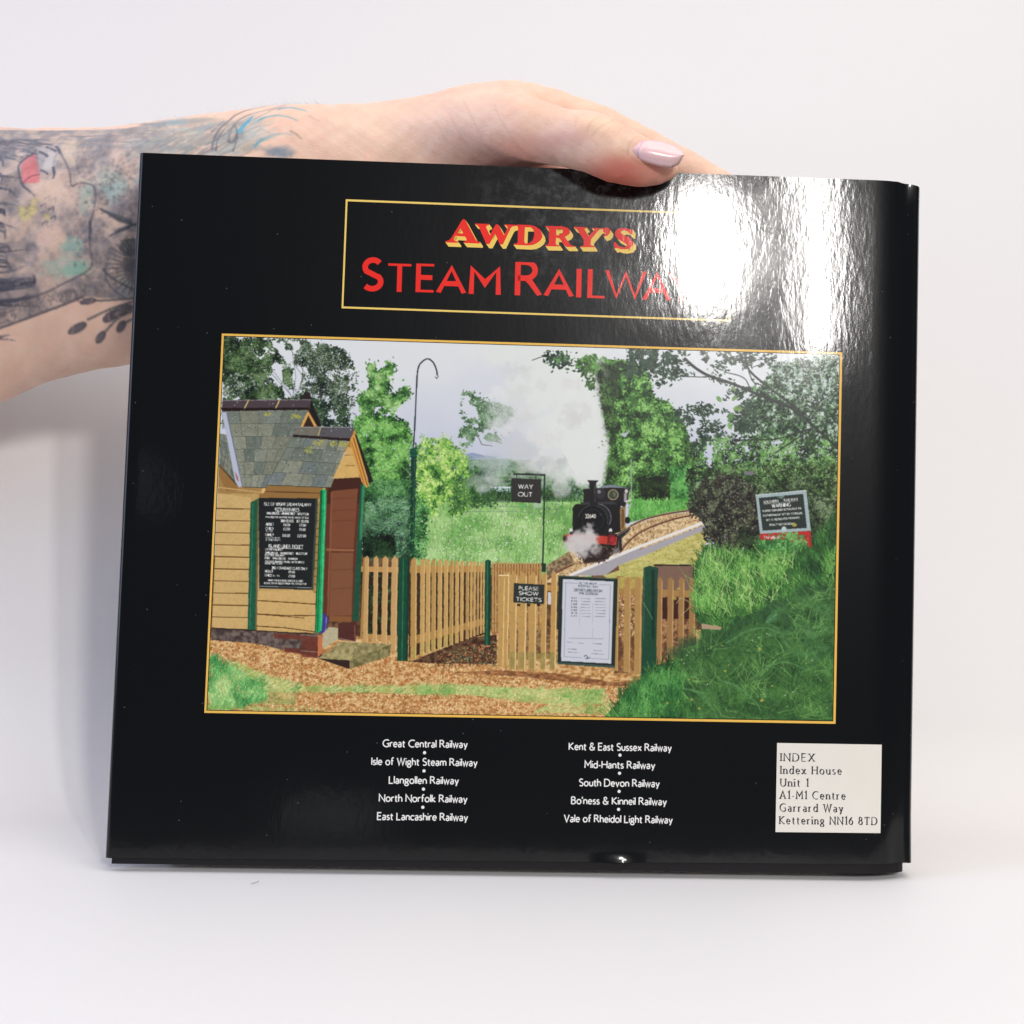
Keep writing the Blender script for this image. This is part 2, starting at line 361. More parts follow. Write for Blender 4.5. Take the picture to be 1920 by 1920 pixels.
    def blur(s, k):
        for _ in range(k):
            a = s.a; p = np.pad(a, ((1,1),(1,1),(0,0)), 'edge')
            s.a = (p[:-2,1:-1]+p[2:,1:-1]+p[1:-1,:-2]+p[1:-1,2:]+4*a)/8
    def image(s, name, k=1.0, extra=None):
        img = bpy.data.images.new(name, s.w, s.h, float_buffer=True, is_data=False)
        img.colorspace_settings.name = 'Linear Rec.709'
        px = np.ones((s.h, s.w, 4), np.float32); px[..., :3] = lin(np.clip(s.a, 0, 255))*k
        if extra is not None: px[..., 3] = extra
        img.pixels.foreach_set(px[::-1].ravel()); img.update(); img.pack(); return img
def spline(P, n=8):
    P = np.asarray(P, float); out = []
    Q = np.vstack([2*P[0]-P[1], P, 2*P[-1]-P[-2]])
    for i in range(len(P)-1):
        a, b, c, d = Q[i:i+4]
        for t in np.linspace(0, 1, n, endpoint=(i == len(P)-2)):
            out.append(.5*((2*b)+(c-a)*t+(2*a-5*b+4*c-d)*t*t+(3*b-a-3*c+d)*t**3))
    return np.array(out)

# ------------------------------------------------------------------ the printed cover picture (a flat photograph printed on the jacket)
PH = [(421, 631), (1573.5, 666), (1561, 1351), (388.5, 1331)]     # inner corners of the picture: TL TR BR BL
def paint_cover(cw=1500):
    q = np.array([pl(*p) for p in PH])
    ch = int(cw*np.hypot(*(q[3]-q[0]))/np.hypot(*(q[1]-q[0])))
    A, B = [], []
    for (x, y), (u, v) in zip(PH, [(0,0),(cw,0),(cw,ch),(0,ch)]):
        A.append([x, y, 1, 0, 0, 0, -u*x, -u*y]); B.append(u); A.append([0, 0, 0, x, y, 1, -v*x, -v*y]); B.append(v)
    h = np.linalg.solve(np.array(A, float), np.array(B, float))
    def tr(x, y): w = h[6]*x+h[7]*y+1; return ((h[0]*x+h[1]*y+h[2])/w, (h[3]*x+h[4]*y+h[5])/w)
    p = Paint(cw, ch, tr, 11); p.sc = cw/1165.0
    zf = lambda ox, oy, k: (lambda *P: [(ox+x*k, oy+y*k) for x, y in P])
    zA, zB, zC, zD = zf(380,610,.21875), zf(780,610,.21875), zf(1180,630,.21875), zf(380,900,.21875)
    zE, zF = zf(750,860,.234375), zf(1160,860,.22396)
    zG, zH, zI = zf(380,1100,.21875), zf(780,1100,.21875), zf(1160,1100,.22396)
    # sky: pale cloud at the top fading to lavender near the horizon
    Y, X = np.mgrid[0:ch, 0:cw].astype(np.float32); u, v = X/cw, Y/ch
    n = fbm(ch, cw, 170, 3, 4)
    t = np.clip((v-.06)/.26 + (n-.5)*.7, 0, 1)[..., None]
    p.a[:] = np.array([224,226,226])*(1-t) + np.array([200,204,216])*t
    p.grain([(380,1040),(1320,1040),(1320,1230),(380,1230)], [(74,50,36),(104,74,50),(130,96,64)], 8, 4)
    # far hill and hedges behind the smoke
    p.poly([(840,853),(870,851),(885,848),(905,853),(930,856),(930,872),(840,872)], (150,162,186))
    p.grain([(780,868),(850,862),(940,860),(1120,866),(1120,950),(780,950)], [(70,104,66),(96,130,92),(120,152,122),(138,166,146)], 30, 5)
    p.leaves([(840,880),(900,872),(1130,880),(1130,945),(840,945)], 1500, 4, [(38,66,40),(58,92,54),(80,120,70),(110,150,96)], 6)
    p.poly(zB((612,1380),(805,1380),(805,1440),(612,1440)), (186,204,214)); p.poly(zB((612,1380),(805,1380),(805,1390),(612,1390)), (222,228,232))
    p.leaves([(905,922),(960,924),(965,940),(905,940)], 160, 3, [(46,80,46),(70,110,64)], 61)
    # small tree whose branches come out of the smoke
    for sh, nn in ((zB((400,580),(480,570),(540,620),(600,650),(720,670),(860,720),(840,780),(760,850),(690,960),(620,990),(600,900),(480,900),(420,810),(390,760)), 900),
                   (zB((380,890),(430,880),(490,850),(520,900),(480,980),(430,1030),(390,1020),(370,960)), 330), (zB((610,930),(700,900),(720,980),(620,985)), 130)):
        p.leaves(sh, nn, 3.6, [(58,86,56),(84,116,78),(108,142,102),(140,168,134)], 8, cell=18, gap=.28)
    p.line(zB((520,930),(545,985),(560,1020),(650,1030)), 1.5, (110,110,110))
    # meadow with white flowers
    mead = [(770,935),(860,942),(1100,940),(1110,1090),(1070,1092),(775,1062)]
    p.grain(mead, [(116,164,90),(138,182,106),(158,196,122),(178,210,142)], 34, 9, ax=2.2)
    p.blades(mead, 4200, 9, [(84,140,66),(112,168,84),(140,192,104),(164,208,128),(190,220,156)], 10, spread=.8, w=1.0)
    p.specks([(790,965),(1010,955),(1060,990),(1020,1050),(790,1052)], 620, 1.0, [(226,236,206),(236,240,222),(206,220,170),(226,214,200)])
    p.grain([(835,912),(900,920),(965,922),(1065,918),(1075,934),(960,940),(900,938),(838,934)], [(40,62,40),(60,88,54),(90,120,74)], 7, 91, al=.9)
    p.leaves([(835,905),(900,915),(1065,915),(1075,932),(900,936),(838,930)], 420, 3.4, [(30,50,32),(50,78,46),(78,110,64)], 92, cell=9)
    for fx in (520,615,740,830,905,1070,1200,1265): p.line(zE((fx,335),(fx-4,440)), 1.7 if fx in (520,830) else 1.1, (176,184,168))
    for fy in (338,378,418): p.line(zE((380,fy+4),(880,fy),(1270,fy+26)), .9, (120,132,116))
    # yellow-green bush left of the meadow
    p.leaves([(778,835),(800,828),(830,822),(850,838),(870,850),(878,890),(905,940),(860,965),(780,960)], 2100, 4.2, [(44,84,40),(72,122,56),(106,160,70),(140,188,84),(170,208,104),(196,222,132)], 12, cell=18, gap=.1)
    p.leaves([(790,820),(806,812),(816,826),(830,816),(846,820),(850,836),(868,842),(876,862),(880,900),(790,850)], 260, 4, [(110,160,74),(150,194,96),(186,216,124)], 121, cell=12, gap=.3)
    p.leaves([(850,900),(890,895),(925,912),(930,945),(850,955)], 500, 3.6, [(46,80,46),(64,104,56),(86,130,68)], 13)
    # dark tree behind the hut, sky showing through
    p.leaves([(419,632),(560,637),(600,645),(640,650),(664,684),(670,724),(662,780),(655,810),(418,800)], 8200, 2.9, [(26,36,30),(38,52,38),(56,74,52),(76,96,66),(100,120,90),(140,152,134)], 14, cell=30, gap=.42)
    p.leaves([(560,640),(640,652),(668,690),(672,724),(660,790),(600,800),(580,720)], 900, 2.6, [(40,52,40),(62,78,58),(90,108,84)], 141, cell=14, gap=.35)
    for i in range(26):
        a, b = (520+p.r.rand()*90, 800-p.r.rand()*60), (470+p.r.rand()*190, 650+p.r.rand()*90); p.line([a, ((a[0]+b[0])/2+8, (a[1]+b[1])/2), b], .9, (48,54,48), .6)
    p.leaves([(419,634),(505,636),(540,690),(560,760),(418,770)], 3600, 3.2, [(22,32,24),(36,52,34),(54,76,46),(76,102,60),(104,130,86)], 15, cell=26, gap=.3)
    p.leaves([(560,740),(650,760),(655,815),(560,812)], 1000, 3.4, [(24,36,28),(40,60,42),(66,92,62)], 16, gap=.15)
    # tall sapling and shrub
    sap = [zA((1420,330),(1520,320),(1570,310),(1640,350),(1630,420),(1590,470),(1600,560),(1560,610),(1640,600),(1740,510),(1785,560),(1720,660),(1640,700),(1620,800),(1500,820),(1380,800),(1340,700),(1310,600),(1420,560),(1450,450),(1410,380)),
           zA((1310,790),(1500,760),(1640,800),(1740,830),(1785,930),(1780,1000),(1760,1060),(1790,1463),(1400,1463),(1440,1330),(1330,1050),(1290,880))]
    p.leaves(sap[0], 1500, 4.2, [(36,66,36),(58,98,50),(84,136,66),(116,166,88),(160,200,126)], 17, cell=22, gap=.16)
    p.leaves(sap[1], 3000, 4.2, [(30,58,32),(52,92,46),(80,136,62),(108,166,80),(140,192,104)], 18, cell=30)
    p.grain(zD((1370,40),(1790,40),(1790,660),(1370,660)), [(26,46,32),(40,70,44),(60,98,60)], 20, 19, al=.85)
    p.leaves(zD((1380,0),(1800,0),(1800,330),(1380,330)), 1700, 4, [(34,66,38),(56,104,56),(84,138,78),(116,166,104)], 20, aspect=.35)
    p.blades(zD((1390,130),(1780,130),(1860,660),(1380,660)), 750, 15, [(26,44,32),(54,92,62),(86,130,92),(126,164,126)], 21, ang=.6, spread=2.6, w=2.0)
    p.leaves(zD((1370,480),(1640,480),(1640,640),(1370,640)), 500, 4, [(14,22,18),(24,38,26),(40,66,40)], 22)
    p.leaves([(780,930),(800,940),(800,1045),(772,1045)], 250, 4, [(40,80,44),(80,140,78),(130,186,112)], 23)
    # lamp post with a swan neck
    p.line([(774,845),(777,800),(780,735),(782,700),(786,684),(795,675),(803,673),(812,680),(818,694),(819,703)], 2.7, (50,60,66), smooth=True)
    p.line([(819,700),(821,706),(818,710),(815.5,706)], 1.4, (70,80,84))
    p.poly([(768,845),(771,840),(778,840),(782,846),(781,858),(770,858)], (30,86,66))
    p.poly([(770,858),(780,858),(776,1045),(767,1045)], (26,60,48)); p.line([(777,858),(773.5,1040)], 1.3, (54,98,78)); p.leaves([(764,900),(784,900),(784,1045),(762,1045)], 60, 4, [(34,66,38),(56,104,56),(84,138,78)], 231)
    for yy in (849,856,863): p.line([(768,yy),(782,yy+1)], 1.6, (18,56,42))
    # tall tree on the right of the smoke
    big = [(1112,690),(1130,672),(1190,680),(1215,700),(1225,745),(1255,755),(1285,800),(1300,850),(1310,945),(1185,945),(1130,930),(1120,800)]
    p.grain(big, [(40,66,36),(60,94,48),(84,126,62)], 22, 24)
    p.leaves(big, 5200, 4.0, [(28,44,28),(44,70,38),(64,104,50),(90,142,66),(118,172,86),(150,198,112)], 25, cell=24, gap=.05)
    p.leaves([(1118,680),(1160,690),(1150,760),(1122,770)], 360, 4, [(34,46,30),(52,66,42)], 26)
    p.leaves(zB((1550,840),(1760,850),(1650,1000),(1570,980)), 300, 4, [(26,32,24),(44,58,36)], 27)
    p.poly(zB((1740,930),(1800,915),(1840,890),(1790,960)), (206,212,220), .85)
    p.leaves(zF((160,150),(420,150),(440,340),(200,330)), 520, 4, [(18,24,16),(28,38,22),(44,62,32)], 28)
    p.leaves(zF((430,60),(640,60),(620,340),(440,320)), 900, 3.4, [(44,92,44),(72,136,66),(104,172,88)], 29)
    p.grain(zF((110,330),(330,360),(740,300),(740,410),(430,440),(60,540)), [(70,136,60),(98,170,78),(130,196,104)], 24, 30)
    p.blades(zF((80,350),(700,310),(640,430),(80,530)), 520, 7, [(66,130,56),(104,174,80),(140,200,110)], 31)
    # ballast, rails, platform, dry grass
    p.grain([(1020,1092),(1060,1040),(1080,1010),(1180,985),(1240,966),(1325,955),(1330,990),(1160,1060),(1065,1092)], [(168,134,92),(202,168,120),(220,190,142),(230,204,160)], 5, 32)
    p.grain(zE((1165,855),(1350,740),(1400,840),(1180,950)), [(96,80,60),(140,116,86),(176,150,112)], 6, 33)
    p.specks([(1030,1088),(1180,990),(1325,957),(1325,985),(1070,1085)], 500, 1.1, [(236,214,172),(120,90,60),(160,124,84)])
    for R, w in ((zF((95,560),(230,500),(420,455),(600,430),(740,425)), 2.0), (zF((0,790),(80,690),(200,600),(400,520),(560,480),(700,458)), 2.2), (zE((1175,960),(1250,905),(1370,845)), 3.0)):
        p.line(R, w+1.4, (84,58,42), smooth=True); p.line([(x, y-1.1) for x, y in R], w*.5, (176,124,92), smooth=True)
    for i in range(26):
        a = np.array(zF((100+i*22, 557-i*5.2))[0]); p.line([tuple(a), (a[0]+4, a[1]+4)], 1.2, (104,74,52), .7)
    p.poly(zE((1380,932),(1920,710))+zF((160,765),(730,548),(735,590),(230,800),(0,890))+zE((1640,932)), (168,164,167), tex=.08)
    p.line(zE((1355,932),(1900,706))+zF((160,738),(730,524)), 5.6, (232,226,217))
    p.grain(zE((1625,932),(1750,890))+zF((0,890),(230,800),(560,660),(735,590),(740,690),(640,870),(640,1000),(0,1000))+zE((1700,990)), [(172,164,90),(194,184,108),(208,196,124),(180,178,98)], 5, 34, ax=4)
    p.specks(zF((0,900),(620,640),(640,960),(0,960)), 420, 1.0, [(150,140,70),(212,204,130),(176,180,100)])
    # smoke plume
    W1 = (226,229,222)
    for (c, rx, ry, k, al, sd) in [((1040,680),120,60,W1,.95,1),((940,650),120,46,W1,.9,2),((1075,745),62,80,W1,1,3),((1010,740),70,72,W1,.98,4),((1085,815),52,70,W1,1,5),((1030,810),70,62,W1,.95,6),
            ((960,770),60,52,(216,218,214),.66,7),((1085,875),44,44,W1,.97,8),((1040,870),60,44,(218,220,216),.85,9),((985,850),52,40,(202,206,204),.72,10),((925,872),44,30,(186,194,192),.66,11),
            ((905,905),40,20,(190,196,192),.55,12),((1050,915),26,26,(206,210,204),.7,13),((1105,870),22,46,W1,1,14),((880,640),90,30,(224,228,224),.7,15),((1000,905),40,18,(196,200,196),.4,16),((950,820),50,40,(204,206,206),.5,17)]:
        p.blob(c, rx, ry, k, al, sd+100, .42)
    pe = [(1040,668),(1088,682),(1106,700),(1116,722),(1120,750),(1126,780),(1130,806),(1137,828),(1135,852),(1130,880),(1127,905),(1112,905),(1080,890),(1050,840)]
    p.poly(spline(pe, 4), W1)
    for i in range(70):
        k = p.r.randint(2, 10); t_ = p.r.rand(); c = (pe[k][0]*(1-t_)+pe[k+1][0]*t_-2+p.r.normal(0, 2), pe[k][1]*(1-t_)+pe[k+1][1]*t_)
        p.ell(c, 2+3*p.r.rand(), 2+3*p.r.rand(), W1, .5)
    p.leaves([(1112,700),(1128,690),(1150,760),(1158,800),(1142,812),(1126,760)], 420, 4, [(30,42,28),(52,70,42),(84,120,64)], 261)
    p.leaves([(1132,815),(1150,800),(1160,890),(1150,930),(1134,900),(1142,840)], 460, 4, [(28,44,28),(50,78,42),(92,138,68)], 262)
    for k in range(2, 12):
        for t_ in (0, .33, .66): p.blob((pe[k][0]*(1-t_)+pe[k+1][0]*t_-1, pe[k][1]*(1-t_)+pe[k+1][1]*t_), 8+4*p.r.rand(), 9+4*p.r.rand(), (222,224,218), .6, 400+k*3, .7)
    for i in range(46):
        x, y = 930+p.r.rand()*185, 690+p.r.rand()*200
        if x < 930+(y-690)*.1+20 and y > 800: continue
        p.blob((x, y), 12+16*p.r.rand(), 10+14*p.r.rand(), [(214,209,205),(234,236,230),(206,206,202),(228,228,222)][i % 4], .34, 430+i, .7)
    for i in range(9): p.blob((900+i*18+p.r.rand()*10, 905-i*7+p.r.rand()*16), 13+8*p.r.rand(), 10+6*p.r.rand(), (206,208,204) if i % 2 else (180,186,182), .5, 300+i, .7)
    for i in range(8): p.blob((930+i*14, 760+p.r.rand()*90), 12+8*p.r.rand(), 12+8*p.r.rand(), (222,222,220), .55, 320+i, .7)
    # locomotive
    K = (28,27,28)
    p.poly(zE((1465,240),(1610,232),(1625,212),(1700,206),(1835,232),(1832,262),(1800,380),(1465,350)), (36,32,33))
    p.poly(zE((1612,214),(1700,205),(1838,236),(1700,228),(1608,234)), (124,132,142))
    p.poly(zE((1780,262),(1826,250),(1822,330),(1786,345)), (70,62,58)); p.ell(zE((1808,256))[0], 3.2, 3.6, (206,196,190)); p.poly(zE((1790,275),(1812,270),(1808,340),(1788,345)), (164,160,166))
    p.poly(zE((1800,335),(1850,318),(1846,334),(1802,352)), (216,204,198))
    p.ell(zE((1702,286))[0], 10.2, 10.2, (168,150,112)); p.ell(zE((1702,286))[0], 8.4, 8.4, (66,72,60)); p.ell(zE((1712,282))[0], 3, 5, (110,118,98), .7)
    p.ell(zE((1600,275))[0], 9.5, 10.5, (52,50,54)); p.ell(zE((1590,262))[0], 3.2, 3.6, (150,148,156), .8)
    p.poly(zE((1378,390),(1400,362),(1760,350),(1768,580),(1700,600),(1378,600)), K); p.poly(zE((1440,345),(1700,340),(1740,362),(1440,368)), (58,56,60))
    p.poly(zE((1755,395),(1800,372),(1802,556),(1760,582)), (112,82,52)); p.line(zE((1764,405),(1794,388),(1794,548),(1766,566),(1764,405)), 1.0, (196,164,92))
    p.ell(zE((1560,480))[0], 29, 29, (40,38,40)); p.ell(zE((1540,490))[0], 30, 30, (22,21,23))
    p.line([(zE((1540,490))[0][0]+28*math.cos(a), zE((1540,490))[0][1]+28*math.sin(a)) for a in np.linspace(-2.9, .3, 16)], 1.1, (86,86,92))
    p.line([(zE((1575,470))[0][0]+26*math.cos(a), zE((1575,470))[0][1]+26*math.sin(a)) for a in np.linspace(-1.9, .5, 12)], 1.2, (132,132,140))
    p.line([(zE((1540,490))[0][0]+20*math.cos(a), zE((1540,490))[0][1]+20*math.sin(a)) for a in np.linspace(0, 6.3, 26)], .8, (58,58,62))
    p.poly(zE((1512,190),(1566,190),(1566,345),(1604,372),(1520,378),(1512,345)), (34,31,33)); p.poly(zE((1496,172),(1586,172),(1570,190),(1510,190)), (40,37,38)); p.line(zE((1500,170),(1584,171)), 1, (120,116,116)); p.line(zE((1556,196),(1556,340)), 1.3, (86,80,84))
    p.text('32640', zE((1480,472))[0], zE((1562,472))[0], 7.0, (236,230,214), .2)
    p.poly(zE((1390,600),(1760,600),(1735,740),(1650,800),(1480,826),(1400,740)), (34,27,26)); p.specks(zE((1390,700),(1735,700),(1650,830),(1420,850)), 160, 1.2, [(96,66,50),(60,44,36),(130,100,76)])
    p.poly(zE((1300,614),(1345,596),(1740,622),(1734,690),(1560,676),(1302,664)), (172,58,46), tex=.2); p.poly(zE((1560,620),(1735,630),(1732,686),(1560,672)), (190,62,48), tex=.15)
    p.ell(zE((1318,640))[0], 4.6, 5.6, (60,44,46)); p.ell(zE((1690,640))[0], 8, 9.5, (120,34,38)); p.ell(zE((1696,646))[0], 5, 6, (170,44,48))
    for cx in (1366, 1682): p.ell(zE((cx,575))[0], 3.2, 5.0, (226,222,214)); p.ell(zE((cx+2,592))[0], 3, 3, (50,48,48))
    p.poly(zE((1735,600),(1840,540),(1842,562),(1770,640),(1775,730),(1720,760)), (46,40,40)); p.ell(zE((1818,490))[0], 5, 6.4, (26,25,27))
    for cx, cy in ((1745,690),(1775,650),(1805,620)): p.line(zE((cx,cy-30),(cx+4,cy+50)), 1.2, (150,140,128), .7)
    p.line(zE((1735,612),(1838,552)), 1.0, (172,160,146)); p.poly(zE((1440,760),(1660,760),(1640,820),(1470,836)), (48,36,33), .8)
    p.line(zE((1660,660),(1662,800)), 2, (70,50,46))
    for c, rx, ry, al, sd in (((1490,640),28,28,.95,1),((1430,690),28,24,.92,2),((1390,650),20,16,.7,8),((1460,740),24,14,.7,9),((1400,620),16,14,.6,3),((1510,560),12,16,.7,4),((1560,720),16,16,.55,5),((1330,690),14,12,.4,6),((1720,750),12,10,.5,7)):
        p.blob(zE(c)[0], rx, ry, (206,200,196), al, 200+sd, .6)
    p.line(zF((102,0),(104,400)), 1.8, (164,168,160)); p.line(zF((72,0),(100,0)), 1.2, (60,66,60))
    # overhanging branches, upper right
    thick = zC((1080,500),(1200,330),(1400,250),(1785,180),(1785,960),(1500,900),(1060,880),(900,800),(980,620))
    p.grain(thick, [(40,58,42),(66,90,62),(96,122,90),(150,168,150)], 12, 36, al=.92)
    p.leaves(thick, 3200, 4.2, [(26,40,30),(44,68,46),(68,100,64),(100,136,90),(150,176,146),(196,206,200)], 37, cell=14, gap=.1)
    p.leaves(zC((1180,250),(1790,150),(1790,600),(1400,520)), 1200, 3.6, [(40,60,46),(66,94,68),(110,138,108),(160,180,160),(206,214,212)], 38, cell=12)
    p.leaves(thick, 700, 4.6, [(26,38,30),(40,58,42)], 381, cell=10, gap=.4)
    p.leaves(zC((500,930),(700,850),(1060,860),(1790,900),(1790,1250),(1000,1250),(560,1200)), 2600, 4, [(26,40,26),(42,66,36),(66,100,50),(96,140,72),(132,176,104)], 39, cell=24, gap=.06)
    D1 = [(36,54,44),(48,68,52),(62,84,64)]
    for sh, nn in ((zC((-10,100),(440,110),(480,200),(300,250),(220,360),(-10,360)), 900), (zC((580,130),(1080,130),(1060,240),(840,300),(700,260)), 230), (zC((200,330),(400,260),(560,330),(330,390),(210,450)), 150),
                   (zC((380,620),(560,580),(700,590),(830,620),(820,840),(640,880),(560,820),(400,760)), 420), (zC((820,470),(1080,440),(1090,800),(980,820),(870,760)), 420), (zC((460,930),(640,900),(640,1000),(470,1010)), 60), (zC((700,330),(900,330),(870,420),(720,400)), 50), (zC((1030,150),(1250,170),(1220,240),(1040,240)), 70)):
        p.leaves(sh, int(nn*.62), 6.2, D1, 40, cell=14, aspect=.4, gap=.3, ang=.3, spread=2.2)
    for P, w in ((zC((470,190),(560,270),(680,340),(860,400),(1080,490),(1250,560),(1430,640),(1600,790),(1790,960)), 5.2), (zC((985,130),(1010,260),(1060,330),(1170,420),(1300,520),(1430,620)), 4), (zC((1040,470),(1000,380),(940,340),(820,310)), 1.8), (zC((400,345),(560,350),(700,350)), 1.8), (zC((1020,300),(1060,390),(1130,420)), 2), (zC((760,130),(860,190),(980,210),(1260,190)), 1.4), (zC((1060,265),(1180,220),(1260,160)), 1.3), (zC((880,890),(1250,880),(1530,800),(1790,720)), 2.2), (zC((1250,1000),(1400,900),(1560,800)), 2.4)):
        p.line(P, w, (50,56,50), smooth=True)
    for c, r_ in ((zC((768,540))[0], 7.5), (zC((900,530))[0], 7), (zC((1070,450))[0], 6), (zC((890,450))[0], 6), (zC((930,620))[0], 10), (zC((870,690))[0], 10), (zC((860,770))[0], 8), (zC((1150,1010))[0], 9), (zC((1310,1080))[0], 8), (zC((1160,1090))[0], 8)):
        t_ = p.r.rand()*3; ca, sa = math.cos(t_)*r_, math.sin(t_)*r_
        p.poly([(c[0]+ca,c[1]+sa),(c[0]-.55*sa+.3*ca,c[1]+.55*ca+.3*sa),(c[0]-.5*sa-.5*ca,c[1]+.5*ca-.5*sa),(c[0]-ca,c[1]-sa),(c[0]+.5*sa-.4*ca,c[1]-.5*ca-.4*sa),(c[0]+.5*sa+.4*ca,c[1]-.5*ca+.4*sa)], (92+p.r.randint(30),138+p.r.randint(24),76), .85)
    p.leaves([(1018,660),(1040,662),(1060,668),(1050,680),(1030,682)], 30, 4, D1, 41); p.leaves(zB((1070,280),(1180,220),(1310,250),(1350,350),(1180,350)), 60, 6, D1+[(96,140,84)], 42, aspect=.5)
    p.leaves(zB((1360,290),(1560,260),(1560,380),(1420,420)), 130, 5.5, [(48,70,44),(76,112,60),(104,150,80)], 43)
    p.leaves(zB((1460,440),(1530,460),(1510,540),(1470,540)), 18, 6, [(60,84,52),(80,112,66)], 44); p.line(zB((990,300),(1090,270),(1240,285),(1330,345)), 1.4, (70,78,66), smooth=True)
    # undergrowth and dark copper bush
    p.grain(zF((620,420),(660,330),(610,260),(700,210),(690,140),(800,110),(900,140),(1000,70),(1160,90),(1300,60),(1480,90),(1650,50),(1830,80),(1830,460),(1700,760),(1180,760),(760,620)), [(22,30,20),(40,54,34),(62,80,52),(96,112,84)], 9, 450, al=.95)
    p.leaves(zF((560,60),(1830,40),(1830,420),(1700,640),(1610,600),(600,420)), 3400, 3.8, [(22,28,20),(38,50,32),(60,78,50),(88,104,74),(120,140,102)], 45, cell=20)
    p.grain(zF((730,140),(1000,110),(1160,300),(1175,620),(1090,720),(880,780),(740,650),(700,480)), [(26,22,24),(44,36,36),(62,50,48)], 14, 46, al=.92)
    p.leaves(zF((570,380),(740,140),(1000,110),(1160,300),(1175,640),(1090,740),(880,800),(700,680),(720,520),(600,460)), 2300, 3.2, [(20,20,18),(36,34,30),(52,48,42),(74,76,60),(104,116,84)], 47, cell=14)
    p.specks(zF((620,200),(1130,200),(1140,640),(760,680)), 360, 1.2, [(130,124,116),(96,110,70),(160,150,140),(84,106,60)])
    p.leaves(zF((620,100),(800,10),(1100,30),(1400,0),(1830,-20),(1830,190),(1500,150),(1200,210),(900,120),(700,190)), 900, 3.8, [(30,46,28),(50,80,42),(76,116,58),(110,150,84),(140,176,110)], 453, cell=12, gap=.2)
    p.leaves(zF((1180,60),(1830,40),(1830,380),(1600,300),(1580,260),(1150,290)), 700, 3.6, [(24,34,22),(46,66,38),(80,108,60),(118,146,92)], 454, cell=10, gap=.3)
    p.poly(zF((1050,108),(1130,100),(1125,135),(1052,135)), (120,116,122))
    # hanging WAY OUT sign on its post
    p.line(zE((1154,125),(1148,480),(1138,840)), 3.0, (38,62,46)); p.line(zE((910,120),(1160,128)), 3.4, (42,44,42)); p.line(zE((1000,112),(1160,128)), 1.2, (80,84,80))
    for hx in (930,1085): p.line(zE((hx,126),(hx,156)), 1.8, (60,60,58))
    p.poly(zE((1060,360),(1135,300),(1130,390),(1070,395)), (196,204,204), .5)
    p.poly(zE((891,153),(1128,164),(1124,350),(886,338)), (52,51,48)); p.line(zE((888,338),(1122,350)), 1.2, (24,24,24))
    p.text('WAY', zE((945,236))[0], zE((1058,239))[0], 7.6, (236,232,222), .19); p.text('OUT', zE((943,298))[0], zE((1054,301))[0], 7.6, (236,232,222), .19)
    p.poly(zE((952,360),(1010,362),(990,395),(975,395)), (110,186,110), .9)
    # ------- ground: gravel, straw and grass
    p.grain([(386,1195),(640,1195),(930,1180),(1320,1180),(1320,1360),(386,1360)], [(158,112,66),(194,146,90),(214,170,112),(226,192,138)], 5, 48, ax=1.6)
    gr = zG((80,455),(440,480),(860,590),(1010,610),(1260,705),(1600,590),(2000,640))+zH((700,690),(1190,740),(1800,850))+[(1180,1290),(1130,1350),(388,1336)]
    p.specks(gr, 9000, 1.5, [(232,198,140),(214,168,108),(172,116,64),(140,88,48),(198,140,84),(240,216,166),(190,108,60)], .85)
    p.grain(zG((100,560),(420,740),(800,860),(800,1010),(420,1010),(50,1070)), [(126,158,84),(166,180,110),(192,190,122)], 14, 49, al=.55)
    p.blades(zG((60,600),(300,720),(560,830),(540,980),(250,1065),(50,1065)), 1500, 12, [(60,130,70),(84,160,86),(112,180,102),(150,200,120),(190,214,140)], 50, spread=1.8, w=1.4)
    p.blades(zG((200,620),(520,760),(900,860),(1900,850),(1900,920),(1000,900),(560,900)), 1100, 11, [(150,170,90),(186,196,116),(216,212,146),(110,160,84)], 51, ang=-.2, spread=1.2, w=1.3)
    p.grain(zH((0,840),(300,830),(700,860),(1300,890),(1600,870),(1600,1000),(1000,1000),(400,920),(0,920)), [(140,176,96),(168,190,112),(194,198,126)], 10, 52, al=.7, ax=3)
    p.blades(zH((0,850),(800,860),(1600,880),(1700,1090),(1000,1090),(1150,980),(500,930),(0,930)), 1500, 8, [(112,164,84),(152,186,104),(190,204,130),(216,206,142)], 53, ang=-.4, spread=2.2, w=1.2)
    p.blades([(388,1325),(700,1338),(1100,1348),(1100,1353),(388,1334)], 160, 7, [(112,164,84),(152,186,104)], 54)
    p.grain(zG((1760,640),(1920,600))+zH((0,620),(440,440),(690,410),(690,660),(200,660)), [(58,38,30),(84,54,40),(112,74,50),(90,90,62)], 6, 55)
    p.specks(zH((200,560),(690,450),(690,680),(150,690)), 500, 1.3, [(150,90,58),(196,140,90),(70,44,34),(120,140,100)])
    p.grain(zH((690,715),(1190,740),(1700,820),(1940,790),(1940,850),(1600,850),(900,770),(300,735)), [(96,60,40),(136,88,54),(176,120,74)], 5, 56, al=.8, ax=2)
    # fences
    Y1, Y2, YD = (206,168,106), (188,148,90), (64,44,30)
    def picket(x0, x1, yt, yb, dx=0, c=Y2, li=(222,184,112)):
        m = (x0+x1)/2; w = x1-x0
        p.poly([(x0,yt+w*.55),(m,yt),(x1,yt+w*.55),(x1+dx,yb),(x0+dx,yb)], c, tex=.08); p.line([(x1-w*.12,yt+w*.6),(x1-w*.12+dx,yb)], max(.8,w*.16), li, .75)
    p.poly(zE((730,838),(1128,838))+[(1015,1187),(921,1187)], (126,84,50))              # far fence
    p.specks([(921,1130),(1014,1130),(1014,1180),(921,1180)], 60, 1.2, [(232,214,180)])
    for i in range(18): x = 922+i*5.2; picket(x, x+3.4, 1052+i*.15, 1186, -.5, (186,146,90))
